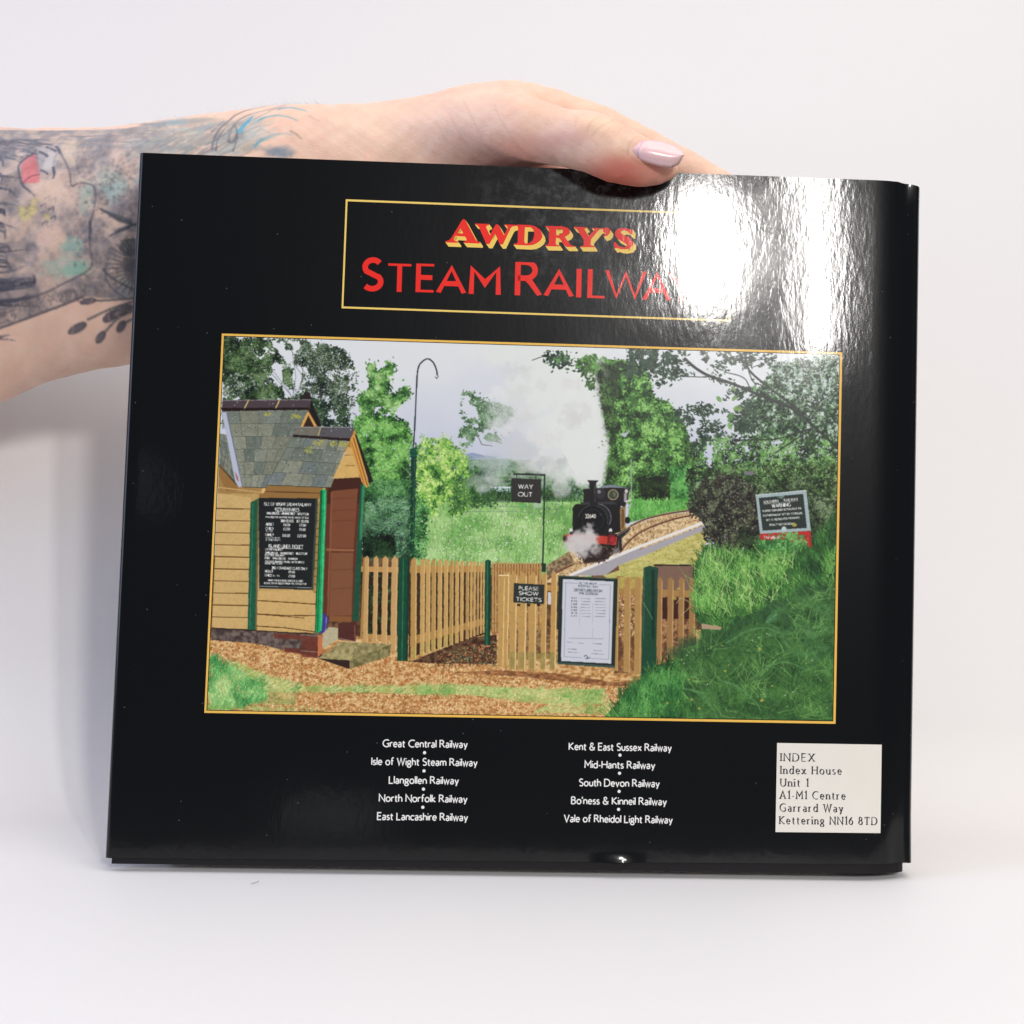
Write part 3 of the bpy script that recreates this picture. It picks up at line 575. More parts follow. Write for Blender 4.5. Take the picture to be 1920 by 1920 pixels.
    p.line([(921,1066),(1014,1069)], 3, (172,126,70)); p.line([(921,1168),(1014,1170)], 3, (160,116,64))
    p.poly([(766,1060),(912,1064),(910,1188),(766,1233)], YD)                          # side gate seen in perspective
    p.leaves([(775,1070),(880,1070),(880,1180),(775,1210)], 160, 4, [(70,54,36),(54,74,40),(96,70,44)], 57)
    p.poly([(768,1060),(910,1060),(910,1072),(768,1074)], (180,136,74)); p.poly([(768,1193),(910,1158),(910,1170),(768,1210)], (170,128,70))
    xs = [85,160,205,250,300,350,395,440,480,525,558,585,613,640,662]; we = [48,38,37,36,36,34,32,30,28,26,22,20,18,16,14]
    for i, (a, w) in enumerate(zip(xs, we)):
        x0, x1 = 750+a*.234375, 750+(a+w)*.234375; f = (x0-770)/135
        picket(x0, x1, 1044+f*8, 1236-f*50, -1, (198,158,96) if i % 3 else (184,144,84), (230,200,136))
        if i < 7: p.poly([(x0,1215-f*50),(x1-2,1212-f*50),(x1-3,1234-f*50),(x0,1236-f*50)], (170,166,84), .35)
    p.poly([(676,1062),(746,1066),(746,1200),(676,1196)], (46,36,26)); p.leaves([(678,1075),(744,1078),(744,1195),(678,1190)], 200, 4, [(24,30,22),(46,66,38),(60,96,60)], 58)
    p.line([(676,1066),(747,1068)], 10, (196,148,88)); p.line([(676,1192),(747,1196)], 9, (186,142,82))
    for a, b, yb in ((1385,1425,1204),(1465,1505,1206),(1540,1590,1208),(1618,1672,1220)): picket(380+a*.21875, 380+b*.21875, 1041, yb, -3, (198,158,102), (226,190,134))
    p.poly([(681,1046),(684,1046),(680,1196),(675,1196)], (170,130,74))
    for (x0, x1, yt, yb, d) in ((747,767,1043,1239,-3),(909,920,1048,1209,-1.5)):
        p.poly([(x0,yt+3),((x0+x1)/2,yt),(x1,yt+3),(x1+d,yb),(x0+d,yb)], (26,74,52)); p.line([((x0+x1)/2-1,yt+4),((x0+x1)/2-1+d,yb)], 2, (50,112,80)); p.line([(x1-1.5,yt+4),(x1-1.5+d,yb)], 3, (20,54,40), .8)
    p.poly(zE((1130,832),(1166,834),(1164,905),(1130,905)), (34,54,46))
    # front gate
    p.poly(zH((690,690),(760,690),(1190,705),(1190,560),(700,560)), (150,110,62), .0)
    p.grain(zH((790,380),(1190,340),(1190,620),(790,620)), [(84,58,42),(128,96,64),(166,132,92)], 5, 60, al=.9)
    p.line(zE((870,1010),(1260,1035)), 11, (190,144,76)); p.line(zH((770,590),(1200,600)), 10, (150,128,70)); p.poly(zE((1180,1065),(1208,1068),(1205,1165),(1180,1162)), (206,206,212))
    for a, b, yt, yb in ((792,838,928,1252.5),(838,872,893,1252),(880,938,898,1254),(950,1015,900,1255),(1035,1095,902,1256),(1132,1176,905,1257),(1208,1256,896,1258)):
        x0, x1 = 750+a*.234375, 750+b*.234375; picket(x0, x1, 860+yt*.234375, yb-(2 if a < 840 else 0), -3, (190,150,88), (238,210,150))
    for a in (800,880,968,1060,1140): p.poly([(780+a*.21875,1222),(780+(a+46)*.21875,1223),(780+(a+44)*.21875,1255),(780+(a+2)*.21875,1254)], (128,132,78), .5)
    p.line(zE((790,932),(870,930)), 2, (246,226,180)); p.line(zE((868,940),(858,1440)), 1.6, (246,214,150))
    p.poly(zE((908,993),(1152,1005),(1148,1162),(905,1148)), (48,52,48))
    for t_, a, b, y0, y1 in (('PLEASE',948,1106,1046,1052),('SHOW',950,1102,1086,1092),('TICKETS',928,1126,1134,1142)): p.text(t_, zE((a,y0))[0], zE((b,y1))[0], 6.3, (238,236,226), .21)
    for a in (945,1025,1105): p.poly(zE((a-12,1158),(a+14,1159),(a+14,1178),(a-12,1176)), (40,36,30))
    # fence right of the poster, post and shed behind
    p.grain([(1156,1080),(1304,1084),(1304,1262),(1150,1262)], [(96,64,44),(130,90,58),(176,136,92)], 8, 62)
    p.poly(zF((0,985),(200,985),(200,1090),(0,1090)), (180,160,84)); p.poly(zF((295,895),(625,892),(625,1100),(300,1100)), (126,98,82)); p.line(zF((292,888),(628,890),(624,990)), 2.6, (44,34,30))
    p.poly(zF((330,1160),(625,1160),(620,1340),(330,1340)), (64,34,28)); p.specks(zF((330,1340),(620,1340),(610,1640),(330,1640)), 350, 1.2, [(150,100,80),(196,150,116),(96,54,44)])
    p.specks(zF((0,1130),(190,1130),(180,1480),(0,1480)), 420, 1.2, [(232,206,160),(214,176,124),(180,136,92)])
    p.line(zF((0,1110),(640,1130)), 12, (168,128,74)); p.line(zI((0,640),(190,660)), 10, (140,100,60))
    for a, b, yt, yb in ((-40,0,980,1258),(46,102,985,1260),(134,192,985,1265),(318,366,985,1258),(408,460,985,1250),(500,550,985,1243),(590,642,985,1236)):
        picket(1160+a*.22396, 1160+b*.22396, 860+yt*.22396, yb, -2, (176,138,82) if a < 300 else (158,120,74), (204,168,110))
    p.poly(zF((205,910),(255,893),(330,912),(325,985),(315,1518))+[(1229,1268),(1202,1268)]+zF((190,1518)), (34,72,52)); p.line(zF((285,930),(285,1500)), 6, (24,52,40)); p.line(zF((215,925),(205,1500)), 1.5, (62,104,80))
    # poster board with timetable
    p.poly([(1046.5,1078),(1158,1084),(1152,1252),(1044.5,1245)], (38,48,42)); p.poly([(1046.5,1078),(1158,1084),(1158,1086),(1046.5,1080)], (74,92,80)); p.poly([(1045,1241),(1152,1248),(1152,1252),(1044.5,1245)], (64,84,78))
    p.poly([(1054.7,1085),(1149.6,1089.7),(1145.8,1244),(1051.3,1239)], (204,205,212), tex=.03)
    p.line([(1060,1092),(1144,1096.5),(1140.5,1236),(1057,1231),(1060,1092)], .8, (130,136,148)); p.poly([(1083,1088),(1122,1090),(1122,1100),(1083,1098)], (204,205,212)); p.poly([(1090,1228),(1108,1229),(1107,1238),(1090,1237)], (204,205,212))
    g_ = (96,104,112)
    p.text('ISLE OF WIGHT', (1086,1094.5), (1118,1096), 3.4, g_, .2); p.text('STEAM RAILWAY', (1083,1099.8), (1121,1101.5), 3.6, g_, .2)
    p.text('DEPARTURES FROM', (1076,1107.5), (1128,1110), 4.6, g_, .2); p.text('THIS STATION', (1084,1113.8), (1120,1115.6), 4.4, g_, .2)
    for i, t_ in enumerate(('10.45','11.45','1.45','2.45','3.45','4.15','4.45')):
        y = 1122+i*5.6; p.text(t_, (1070,y), (1081,y+.5), 2.8, (70,76,84), .22)
        for xa, xb in ((1089,1106),(1115,1135)): p.line([(xa,y+.6-1.2),(xb,y+1.4-1.2)], 1.1, (140,146,154))
    p.line([(1087,1118),(1086,1172)], .6, (170,174,180)); p.line([(1111,1119),(1110,1196)], .6, (170,174,180))
    for xa, xb, y in ((1066,1130,1196),(1062,1072,1203),(1084,1094,1205),(1110,1128,1206),(1064,1080,1216),(1112,1128,1219),(1064,1082,1222),(1108,1132,1225)): p.line([(xa,y),((xa+xb)/2,y+.8),(xb,y+1)], 1.0, (124,130,138))
    p.line([(1094,1231),(1098,1228),(1102,1233),(1097,1235),(1106,1233)], 1.2, (60,68,80))
    # grass bank on the right
    bank = zF((640,890),(720,720),(880,780),(1060,760),(1190,680),(1400,700),(1600,720),(1680,620),(1830,420),(1830,1518))+[(1567,1354),(1130,1347),(1180,1292)]+zI((200,760),(310,660),(480,600),(680,500),(690,330),(640,250),(620,100))
    p.grain(bank, [(38,72,42),(54,100,54),(72,126,66),(92,150,80)], 40, 64)
    p.blades(bank, 5200, 17, [(32,56,32),(50,86,42),(68,114,54),(90,142,64),(120,170,84)], 65, ang=-1.9, spread=1.7, w=1.7, cell=50)
    p.blades(zF((640,950),(760,780),(1000,800),(1450,860),(1300,1150),(1000,1250),(650,1300)), 1700, 18, [(40,74,36),(66,116,52),(90,150,66),(118,176,82),(156,200,112)], 66, cell=22)
    p.blades(zF((640,950),(760,800),(1000,800),(1500,800),(1400,1150),(1000,1350),(650,1300)), 330, 34, [(104,160,80),(136,186,98),(176,200,126),(60,100,52)], 661, ang=-1.9, spread=1.9, w=1.3)
    sh = zI((520,520),(900,420),(1240,230),(1560,60),(1815,0),(1810,1120),(700,1100),(500,820))
    for i in range(26):
        c = zI((480+i*53, 560-i*22+p.r.normal(0,40)))[0]; p.blob(c, 26, 20, (48,78,50), .5, 800+i, .7)
    p.grain(sh, [(40,66,40),(58,92,52),(78,118,64)], 36, 67, al=.62)
    p.blades(sh, 900, 34, [(46,78,44),(66,108,56),(92,138,70),(120,164,90)], 68, ang=-1.2, spread=3.0, w=2.4, al=.55)
    p.leaves(zI((1300,150),(1650,60),(1810,100),(1800,620),(1350,600)), 70, 15, [(60,96,60),(80,126,76),(92,138,84)], 69, al=.3, aspect=.4)
    for P in (zI((900,470),(1080,370),(1230,345),(1360,390)), zI((1100,780),(1250,670),(1400,630),(1560,690)), zI((600,860),(700,900),(800,1050),(830,1110)), zI((330,870),(480,850),(640,880),(760,1000)), zI((870,790),(1000,840),(1140,960),(1190,1040))):
        p.line(P, 5, (92,140,84), .6, 2.2, smooth=True)
    p.blades(zI((0,900),(300,700),(560,760),(500,1100),(0,1100)), 900, 14, [(46,94,50),(68,128,64),(100,160,84)], 70, ang=-1.5, spread=1.2, w=1.6)
    p.leaves(zF((1000,560),(1140,640),(1120,740),(1010,760)), 120, 4, [(30,34,26),(52,70,44)], 71)
    for c in ((620,530),(570,572),(525,610),(545,640),(450,630),(1020,650),(1240,390),(1258,402),(1170,424),(1118,446),(1456,882),(1392,908),(1620,615),(1410,1003),(1745,1015),(740,815)): p.ell(zI(c)[0], 1.1, 1.0, (206,214,200))
    for c, r_ in (((865,492),3),((1178,520),4.6),((890,705),3.6),((588,775),2.4),((608,945),4),((405,972),3.4),((1197,952),5),((672,1020),3.8),((920,655),2.4),((1285,830),3),((465,95),6),((500,15),4.5),((95,195),3.5)): p.ell(zI(c)[0], r_*.7, r_*.55, (186,172,80), .75)
    p.line(zI((200,130),(240,190),(280,270)), 1.4, (110,140,96)); p.line(zI((480,140),(520,95),(600,150),(520,240)), 1.6, (176,160,110), .8, smooth=True); p.poly(zI((690,305),(860,335),(850,360),(695,350)), (176,150,120))
    p.ell(zI((1278,262))[0], 12, 7, (84,134,88), .7, -.7); p.line(zI((1232,300),(1325,225)), 1, (130,176,126), .8)
    # trespass sign
    p.poly(zF((1183,626),(1606,602),(1616,745),(1560,700),(1184,672)), (186,48,46)); p.leaves(zF((1180,690),(1300,670),(1380,600),(1560,640),(1570,700),(1480,760),(1180,760)), 230, 4.6, [(54,106,56),(84,140,74),(116,172,96)], 72)
    p.text('The Isle of', zF((1212,668))[0], zF((1350,664))[0], 5.0, (238,226,222), .2)
    p.poly(zF((1145,302),(1570,262),(1609,600),(1181,626)), (164,180,180)); p.poly(zF((1171,326),(1544,292),(1575,577),(1204,600)), (46,54,50)); p.line(zF((1145,302),(1570,262)), 1.2, (214,222,220))
    p.ell(zF((1383,585))[0], 4.6, 4.6, (190,204,200)); p.poly(zF((1320,318),(1400,300),(1365,335)), (104,124,112))
    wh = (226,226,218)
    p.text('SOUTHERN', zF((1213,374))[0], zF((1335,362))[0], 4.8, wh, .2); p.text('RAILWAY', zF((1385,356))[0], zF((1500,345))[0], 4.8, wh, .2); p.line(zF((1213,380),(1502,350)), .7, wh, .8)
    p.text('WARNING', zF((1283,407))[0], zF((1438,395))[0], 6.4, wh, .22)
    for t_, a, b, y0, y1 in (('IS HEREBY GIVEN UNDER SECTION 270 OF THE',1205,1528,444,420),('SOUTHERN RAILWAY ACT 1924 TO PERSONS',1207,1536,482,460),('NOT TO TRESPASS UPON THE RAILWAY',1236,1514,520,497),('PENALTY NOT EXCEEDING',1262,1470,560,548)): p.text(t_, zF((a,y0))[0], zF((b,y1))[0], 3.5, (206,208,200), .24)
    p.ell(zF((1470,552))[0], 4.6, 3.4, (170,160,70)); p.line(zF((1600,640),(1615,745)), 2, (150,40,40))
    # ------- ticket hut
    p.poly(zD((130,60),(560,60),(1060,60),(960,1310),(455,1265),(80,1275)), (192,158,98))
    p.poly(zD((1050,60),(1090,-70),(1360,-80),(1392,10),(1335,1215),(1080,1210),(1025,1160)), (98,54,38)); p.poly(zD((1090,-70),(1360,-80),(1385,20),(1372,200),(1060,200)), (62,34,26), .75); p.poly(zD((1110,90),(1330,70),(1290,580),(1095,580)), (126,76,52)); p.poly(zD((1100,620),(1290,620),(1275,1160),(1082,1160)), (130,84,58))
    p.line(zD((1105,100),(1090,590),(1070,1160)), 3.4, (138,86,56)); p.line(zD((1060,595),(1290,598)), 4.6, (148,98,66)); p.poly(zD((1085,1160),(1275,1168),(1272,1212),(1080,1210)), (136,90,54))
    for y in (150,250,340,760,920): p.line(zD((1110,y+10),(1300,y)), .8, (74,36,26), .7)
    p.poly(zD((1350,30),(1388,30),(1335,1214),(1282,1200)), (34,82,60)); p.poly(zD((1366,40),(1388,40),(1365,500),(1340,520)), (54,136,92))
    wall_l = zD((130,110),(412,150),(384,1285),(80,1275)); p.poly(wall_l, (206,172,112), tex=.04)
    for i in range(11):
        y = 240+i*103.5; xl, xr = 124-(y-150)*.04, 410-(y-200)*.023
        p.line(zD((xl,y),(xr,y+6)), 2.0, (110,80,42)); p.line(zD((xl,y+12),(xr,y+18)), 1.4, (212,178,116), .8)
    p.poly(zD((450,1300),(458,950),(968,940),(962,1305)), (208,172,110), tex=.04)
    p.poly(zD((500,30),(1060,40),(1010,90),(1000,160),(480,150)), (150,112,62)); p.line(zD((540,95),(1010,110)), 2, (96,66,40)); p.poly(zD((940,180),(1000,180),(965,950),(935,950)), (162,128,72))
    for y in range(210, 960, 68): p.line(zD((950,y),(992,y)), 1.5, (96,70,40))
    for y0, y1 in ((1030,1062),(1145,1160),(1250,1300)):
        p.line(zD((462,y0),(700,y0+14),(965,y1)), 2.0, (104,72,38)); p.line(zD((462,y0+12),(700,y0+26),(965,y1+12)), 1.3, (214,176,110), .8)
    p.line(zD((460,1148),(870,1180)), 1.2, (90,60,34)); p.poly(zD((410,190),(486,150),(462,1290),(384,1285)), (34,90,64)); p.line(zD((478,170),(456,1285)), 3, (120,100,66)); p.line(zD((432,200),(404,1285)), 1.4, (64,124,92))
    p.poly(zD((480,150),(986,155),(945,940),(484,925)), (34,37,37)); p.line(zD((490,908),(935,922)), 1.2, (150,156,156)); p.poly(zD((968,160),(986,156),(946,940),(930,938)), (58,74,64))
    w_ = (232,230,222)
    for t_, a, b, y, c_ in (('ISLE OF WIGHT STEAM RAILWAY',528,928,214,5.4),('RETURN FARES',622,826,262,5.6),('SMALLBROOK - HAVENSTREET - WOOTTON',548,904,291,4.0),('AVAILABLE FOR UNLIMITED TRAVEL ON DAY OF ISSUE',538,908,321,3.2),('3rd CLASS',668,775,358,4.6),('1st CLASS',805,906,361,4.6),
            ('ADULT',542,608,386,4.6),('\u00a34.50',692,746,390,4.4),('\u00a37.00',828,882,394,4.4),('CHILD',540,604,422,4.6),('\u00a33.50',692,744,426,4.4),('\u00a35.00',826,880,430,4.4),('5-15',540,598,442,2.8),('FAMILY',538,608,477,4.8),('\u00a315.00',684,746,481,4.4),('\u00a322.00',812,882,485,4.4),('2 ADULTS UP TO',540,660,498,2.6),('3 CHILDREN',540,662,516,2.6),
            ('ISLAND LINER TICKET',568,858,576,6.0),('STEAM RAILWAY',536,684,601,3.6),('SMALLBROOK - HAVENSTREET - WOOTTON',536,890,630,3.8),('ELECTRIC RAILWAY',534,702,650,3.6),('RYDE - SMALLBROOK - SHANKLIN',534,810,674,3.6),('ONE DAYS UNLIMITED TRAVEL ON THE WHOLE',534,868,702,3.2),('ISLAND RAIL SYSTEM',534,680,718,3.0),
            ('3rd / STANDARD CLASS ONLY',592,894,760,4.4),('ADULT',532,600,788,4.4),('\u00a39.00',736,788,794,4.2),('CHILD',532,592,822,4.4),('5-15',600,656,824,2.8),('\u00a35.00',736,788,830,4.2),('WHEN THE BOOKING OFFICE IS CLOSED',560,856,864,3.2),('PLEASE OBTAIN TICKETS FROM THE CONDUCTOR',526,888,888,3.2)):
        t_ = t_.replace('rd', 'RD').replace('st', 'ST').replace(' - ', '  - ')
        p.text(t_, zD((a,y))[0], zD((b,y+8 if b-a > 250 else y+2))[0], c_, w_, .24 if c_ < 5 else .2)
    for a, b, y in ((622,826,268),(568,858,584)): p.line(zD((a,y),(b,y+3)), .8, w_)
    p.poly(zD((1008,80),(1062,80),(1022,1300),(958,1312)), (38,166,96)); p.line(zD((1022,90),(982,1300)), 2.6, (24,112,66)); p.line(zD((1050,95),(1010,1290)), 1.6, (92,206,142)); p.poly(zD((1005,90),(1020,85),(990,700),(965,1312),(958,1310)), (22,84,54))
    p.poly(zD((1028,1150),(1050,1140),(1078,1190),(1062,1262),(1050,1310),(990,1308),(1020,1285)), (66,60,138)); p.line(zD((1060,1170),(1050,1300)), 1.2, (150,146,196))
    # plinth and step
    p.grain(zG((80,352),(450,378),(1020,408),(1022,600),(985,605),(860,580),(440,482),(74,456)), [(66,54,50),(96,82,76),(122,108,98)], 9, 73)
    for a, b, y0, y1 in ((610,840,395,440),(845,985,415,545),(845,985,550,600),(700,840,520,560)): p.poly(zG((a,y0),(b,y0+12),(b,y1+12),(a,y1)), (112,54,42), .8, tex=.3)
    p.line(zG((80,352),(960,405)), 1.6, (36,26,22)); p.poly(zG((985,415),(1024,410),(1026,560),(985,605)), (196,120,76)); p.line(zG((850,548),(985,560)), 1.4, (150,130,110))
    p.poly(zG((1025,400),(1080,345),(1158,350),(1158,445),(1030,530)), (186,176,142), tex=.1); p.poly(zG((1160,310),(1315,300),(1310,470),(1160,450)), (84,46,40), tex=.3); p.line(zG((1165,440),(1310,470)), 1.4, (150,130,116)); p.line(zG((1300,330),(1305,460)), 2, (140,84,66))
    p.grain(zG((990,612),(1100,540),(1160,470),(1350,478),(1612,490),(1262,632)), [(132,122,80),(158,146,98),(178,164,114)], 9, 74)
    p.poly(zG((988,614),(1262,630),(1256,705)), (54,38,34)); p.grain(zG((1262,630),(1612,490),(1604,590),(1262,704)), [(104,96,58),(132,124,80),(150,140,94)], 8, 75)
    # roofs
    sl = [(112,120,108),(124,130,118),(134,138,122),(118,126,122),(140,142,124),(130,132,114)]
    def slates(P, rows, seed, off=0):                  # quad TL TR BR BL
        r = np.random.RandomState(seed); tl, trr, br, blq = [np.array(q_, float) for q_ in P]
        for i in range(rows):
            a, b = i/rows, (i+1)/rows; u0 = -r.rand()*.1
            while u0 < 1:
                u1 = u0 + (.17+.12*r.rand()); ua, ub = max(0, u0), min(1, u1)
                qq = lambda u_, v_: (tl*(1-u_)+trr*u_)*(1-v_)+(blq*(1-u_)+br*u_)*v_
                c = np.array(sl[r.randint(len(sl))])+r.randint(-4, 5)
                p.poly([tuple(qq(ua,a)), tuple(qq(ub,a)), tuple(qq(ub,b)), tuple(qq(ua,b))], c, tex=.12)
                p.line([tuple(qq(ua,a)), tuple(qq(ua,b))], 1.0, (74,76,70), .6); u0 = u1
            p.line([tuple(qq(0,b)), tuple(qq(1,b))], 1.5, (58,60,54), .8); p.line([tuple(qq(0,b)+np.array([0,-1.6])), tuple(qq(1,b)+np.array([0,-1.6]))], .8, (166,170,156), .5)
    p.poly(zA((905,700),(1020,860),(960,870),(840,870)), (60,38,28)); p.poly(zA((900,725),(980,865),(955,868),(905,770),(860,868),(835,868)), (212,164,92)); p.poly(zA((930,640),(1020,860),(985,866),(915,720)), (34,28,28))
    p.poly(zA((845,615),(880,560),(915,575),(940,635),(845,640)), (46,38,38))
    p.poly(zA((140,1180),(310,1350),(540,1370),(520,1440),(130,1440)), (166,130,76)); p.poly(zA((140,1190),(300,1365),(300,1415),(200,1415),(135,1270)), (150,112,62)); p.line(zA((130,1385),(520,1432)), 2.2, (206,168,106)); p.line(zA((140,1200),(290,1360)), 2, (92,66,40)); p.poly(zA((500,1410),(535,1380),(535,1420),(510,1440)), (226,186,120))
    slates(zA((170,735),(905,725),(545,1390),(345,1385)), 6, 3)
    p.poly(zA((160,740),(215,745),(345,1380),(300,1375)), (120,126,120)); slates(zA((150,925),(205,935),(300,1365),(145,1185)), 5, 4)
    p.poly(zA((165,745),(205,742),(345,1375),(310,1385),(280,1340)), (186,190,206)); p.line(zA((205,745),(340,1375)), 1.6, (112,116,128)); p.poly(zA((275,1250),(300,1290),(310,1340),(290,1320)), (170,90,70), .8)
    p.poly(zA((168,640),(935,634),(908,706),(165,712)), (78,66,70)); p.line(zA((168,642),(930,636)), 1.4, (140,132,132)); p.poly(zA((165,706),(908,702),(905,722),(165,735)), (40,26,26))
    for a in (375,640): p.line(zA((a+18,640),(a-15,708)), 2.4, (200,176,110))
    p.poly(zA((1230,960),(1300,890),(1320,1000),(1290,1070),(1180,1090)), (176,124,62))
    slates(zA((775,935),(1255,975),(1095,1388),(550,1365)), 4, 5)
    p.poly(zA((775,925),(1265,965),(1260,990),(775,955)), (46,30,30)); p.poly(zA((795,868),(1302,870),(1272,968),(775,935)), (92,88,92)); p.poly(zA((800,868),(1000,870),(985,945),(775,932)), (124,120,104), .8); p.line(zA((1010,872),(990,942)), 2.2, (186,172,104)); p.line(zA((795,870),(1300,872)), 1.4, (156,152,156))
    p.poly(zA((1240,1040),(1285,1050),(1345,1300),(1112,1312)), (214,174,104))
    for y in (1110,1200): p.line(zA((1215,y),(1310,y)), 1.2, (150,106,52))
    p.poly(zA((1262,975),(1305,900),(1425,1370),(1405,1388),(1360,1340),(1270,1040)), (214,156,76)); p.line(zA((1290,960),(1410,1370)), 1.8, (130,78,38)); p.line(zA((1275,1000),(1380,1350)), 1.4, (160,104,52)); p.poly(zA((1300,925),(1320,940),(1462,1335),(1425,1350)), (40,34,30))
    for c, rx, ry in ((zA((800,780))[0],9,4),(zA((990,1000))[0],10,4),(zA((1120,1010))[0],7,4),(zA((1210,1015))[0],9,4),(zA((905,1065))[0],7,6),(zA((560,760))[0],6,2.5)): p.specks([(c[0]-rx,c[1]-ry),(c[0]+rx,c[1]-ry),(c[0]+rx,c[1]+ry),(c[0]-rx,c[1]+ry)], 40, 1.2, [(170,168,70),(150,154,80),(190,184,90)])
    p.specks(zA((200,650),(900,645),(560,1370),(350,1370)), 110, .9, [(176,180,172),(60,64,58)]); p.specks(zA((820,890),(1290,880),(1080,1370),(600,1350)), 90, .9, [(206,206,200),(60,64,58)])
    p.a = np.clip(108 + (p.a-108)*1.03, 4, 250)
    g1 = fbm(ch, cw, 3, 901, 2)[..., None]-.5; g2 = fbm(ch, cw, 9, 902, 2)[..., None]-.5; lum = p.a.mean(2, keepdims=True); p.a *= 1 + (.24*g1 + .14*g2)*np.clip((205-lum)/60, .05, 1)*np.clip((p.a[...,1:2]-(p.a[...,0:1]*.6+p.a[...,2:3]*.4))/14+.35, .12, 1)
    p.blur(2)
    return p

# ------------------------------------------------------------------ skin of the arm: tone, creases and tattoo ink
ARM = np.array([(-1300,690,318,.094),(-900,622,322,.093),(-560,566,312,.092),(-300,533,292,.086),(-120,506,270,.080),(0,486,243,.074),(130,470,227,.068),(240,459,220,.0625),(350,431,208,.058),(480,392,187,.053),(560,366,170,.049),(640,350,154,.046),(720,342,151,.044),(800,332,152,.042),(880,316,150,.040),(950,296,134,.038)])
THUMB = np.array([(800,290,96,.040),(860,270,88,.031),(920,250,76,.018),(980,246,66,.0065),(1040,255,55,-.001),(1095,264,56.5,-.0062),(1125,274,57,-.0085),(1152,288,53.5,-.0098),(1192,302,48,-.0092),(1226,312,36,-.0078),(1250,318,22,-.0066)])
FORE = np.array([(880,228,56,.032),(930,212,56,.027),(980,207,53,.0235),(1060,226,50,.0238),(1140,254,47,.0268),(1220,292,44,.0280),(1300,331,41,.0266),(1380,377,37,.0248),(1440,420,30,.0245)])
ARM_K = .66
def skin_depth(px, py):                                  # how deep the near surface of the arm or finger lies
    def of(C, k):
        c, r, d = (np.interp(px, C[:,0], C[:,i]) for i in (1, 2, 3)); t = (py-c)/r
        return d - k*r*(d-CAM_BOOK[1])/FPX*math.sqrt(max(0, 1-t*t)), abs(t)
    a, ta = of(ARM, ARM_K)
    if px < 820: return a
    t, tt = of(THUMB, 1.0); f, tf = of(FORE, 1.0)
    v = t if tt <= 1 or px < 900 else f
    return v if px > 900 else a + (v-a)*(px-820)/80
AX0, AZ1 = onto(-420, 100, .06)[0], onto(960, 60, .06)[2]
AW, AH = onto(1480, 500, .03)[0] - AX0, AZ1 - onto(-300, 900, .06)[2]
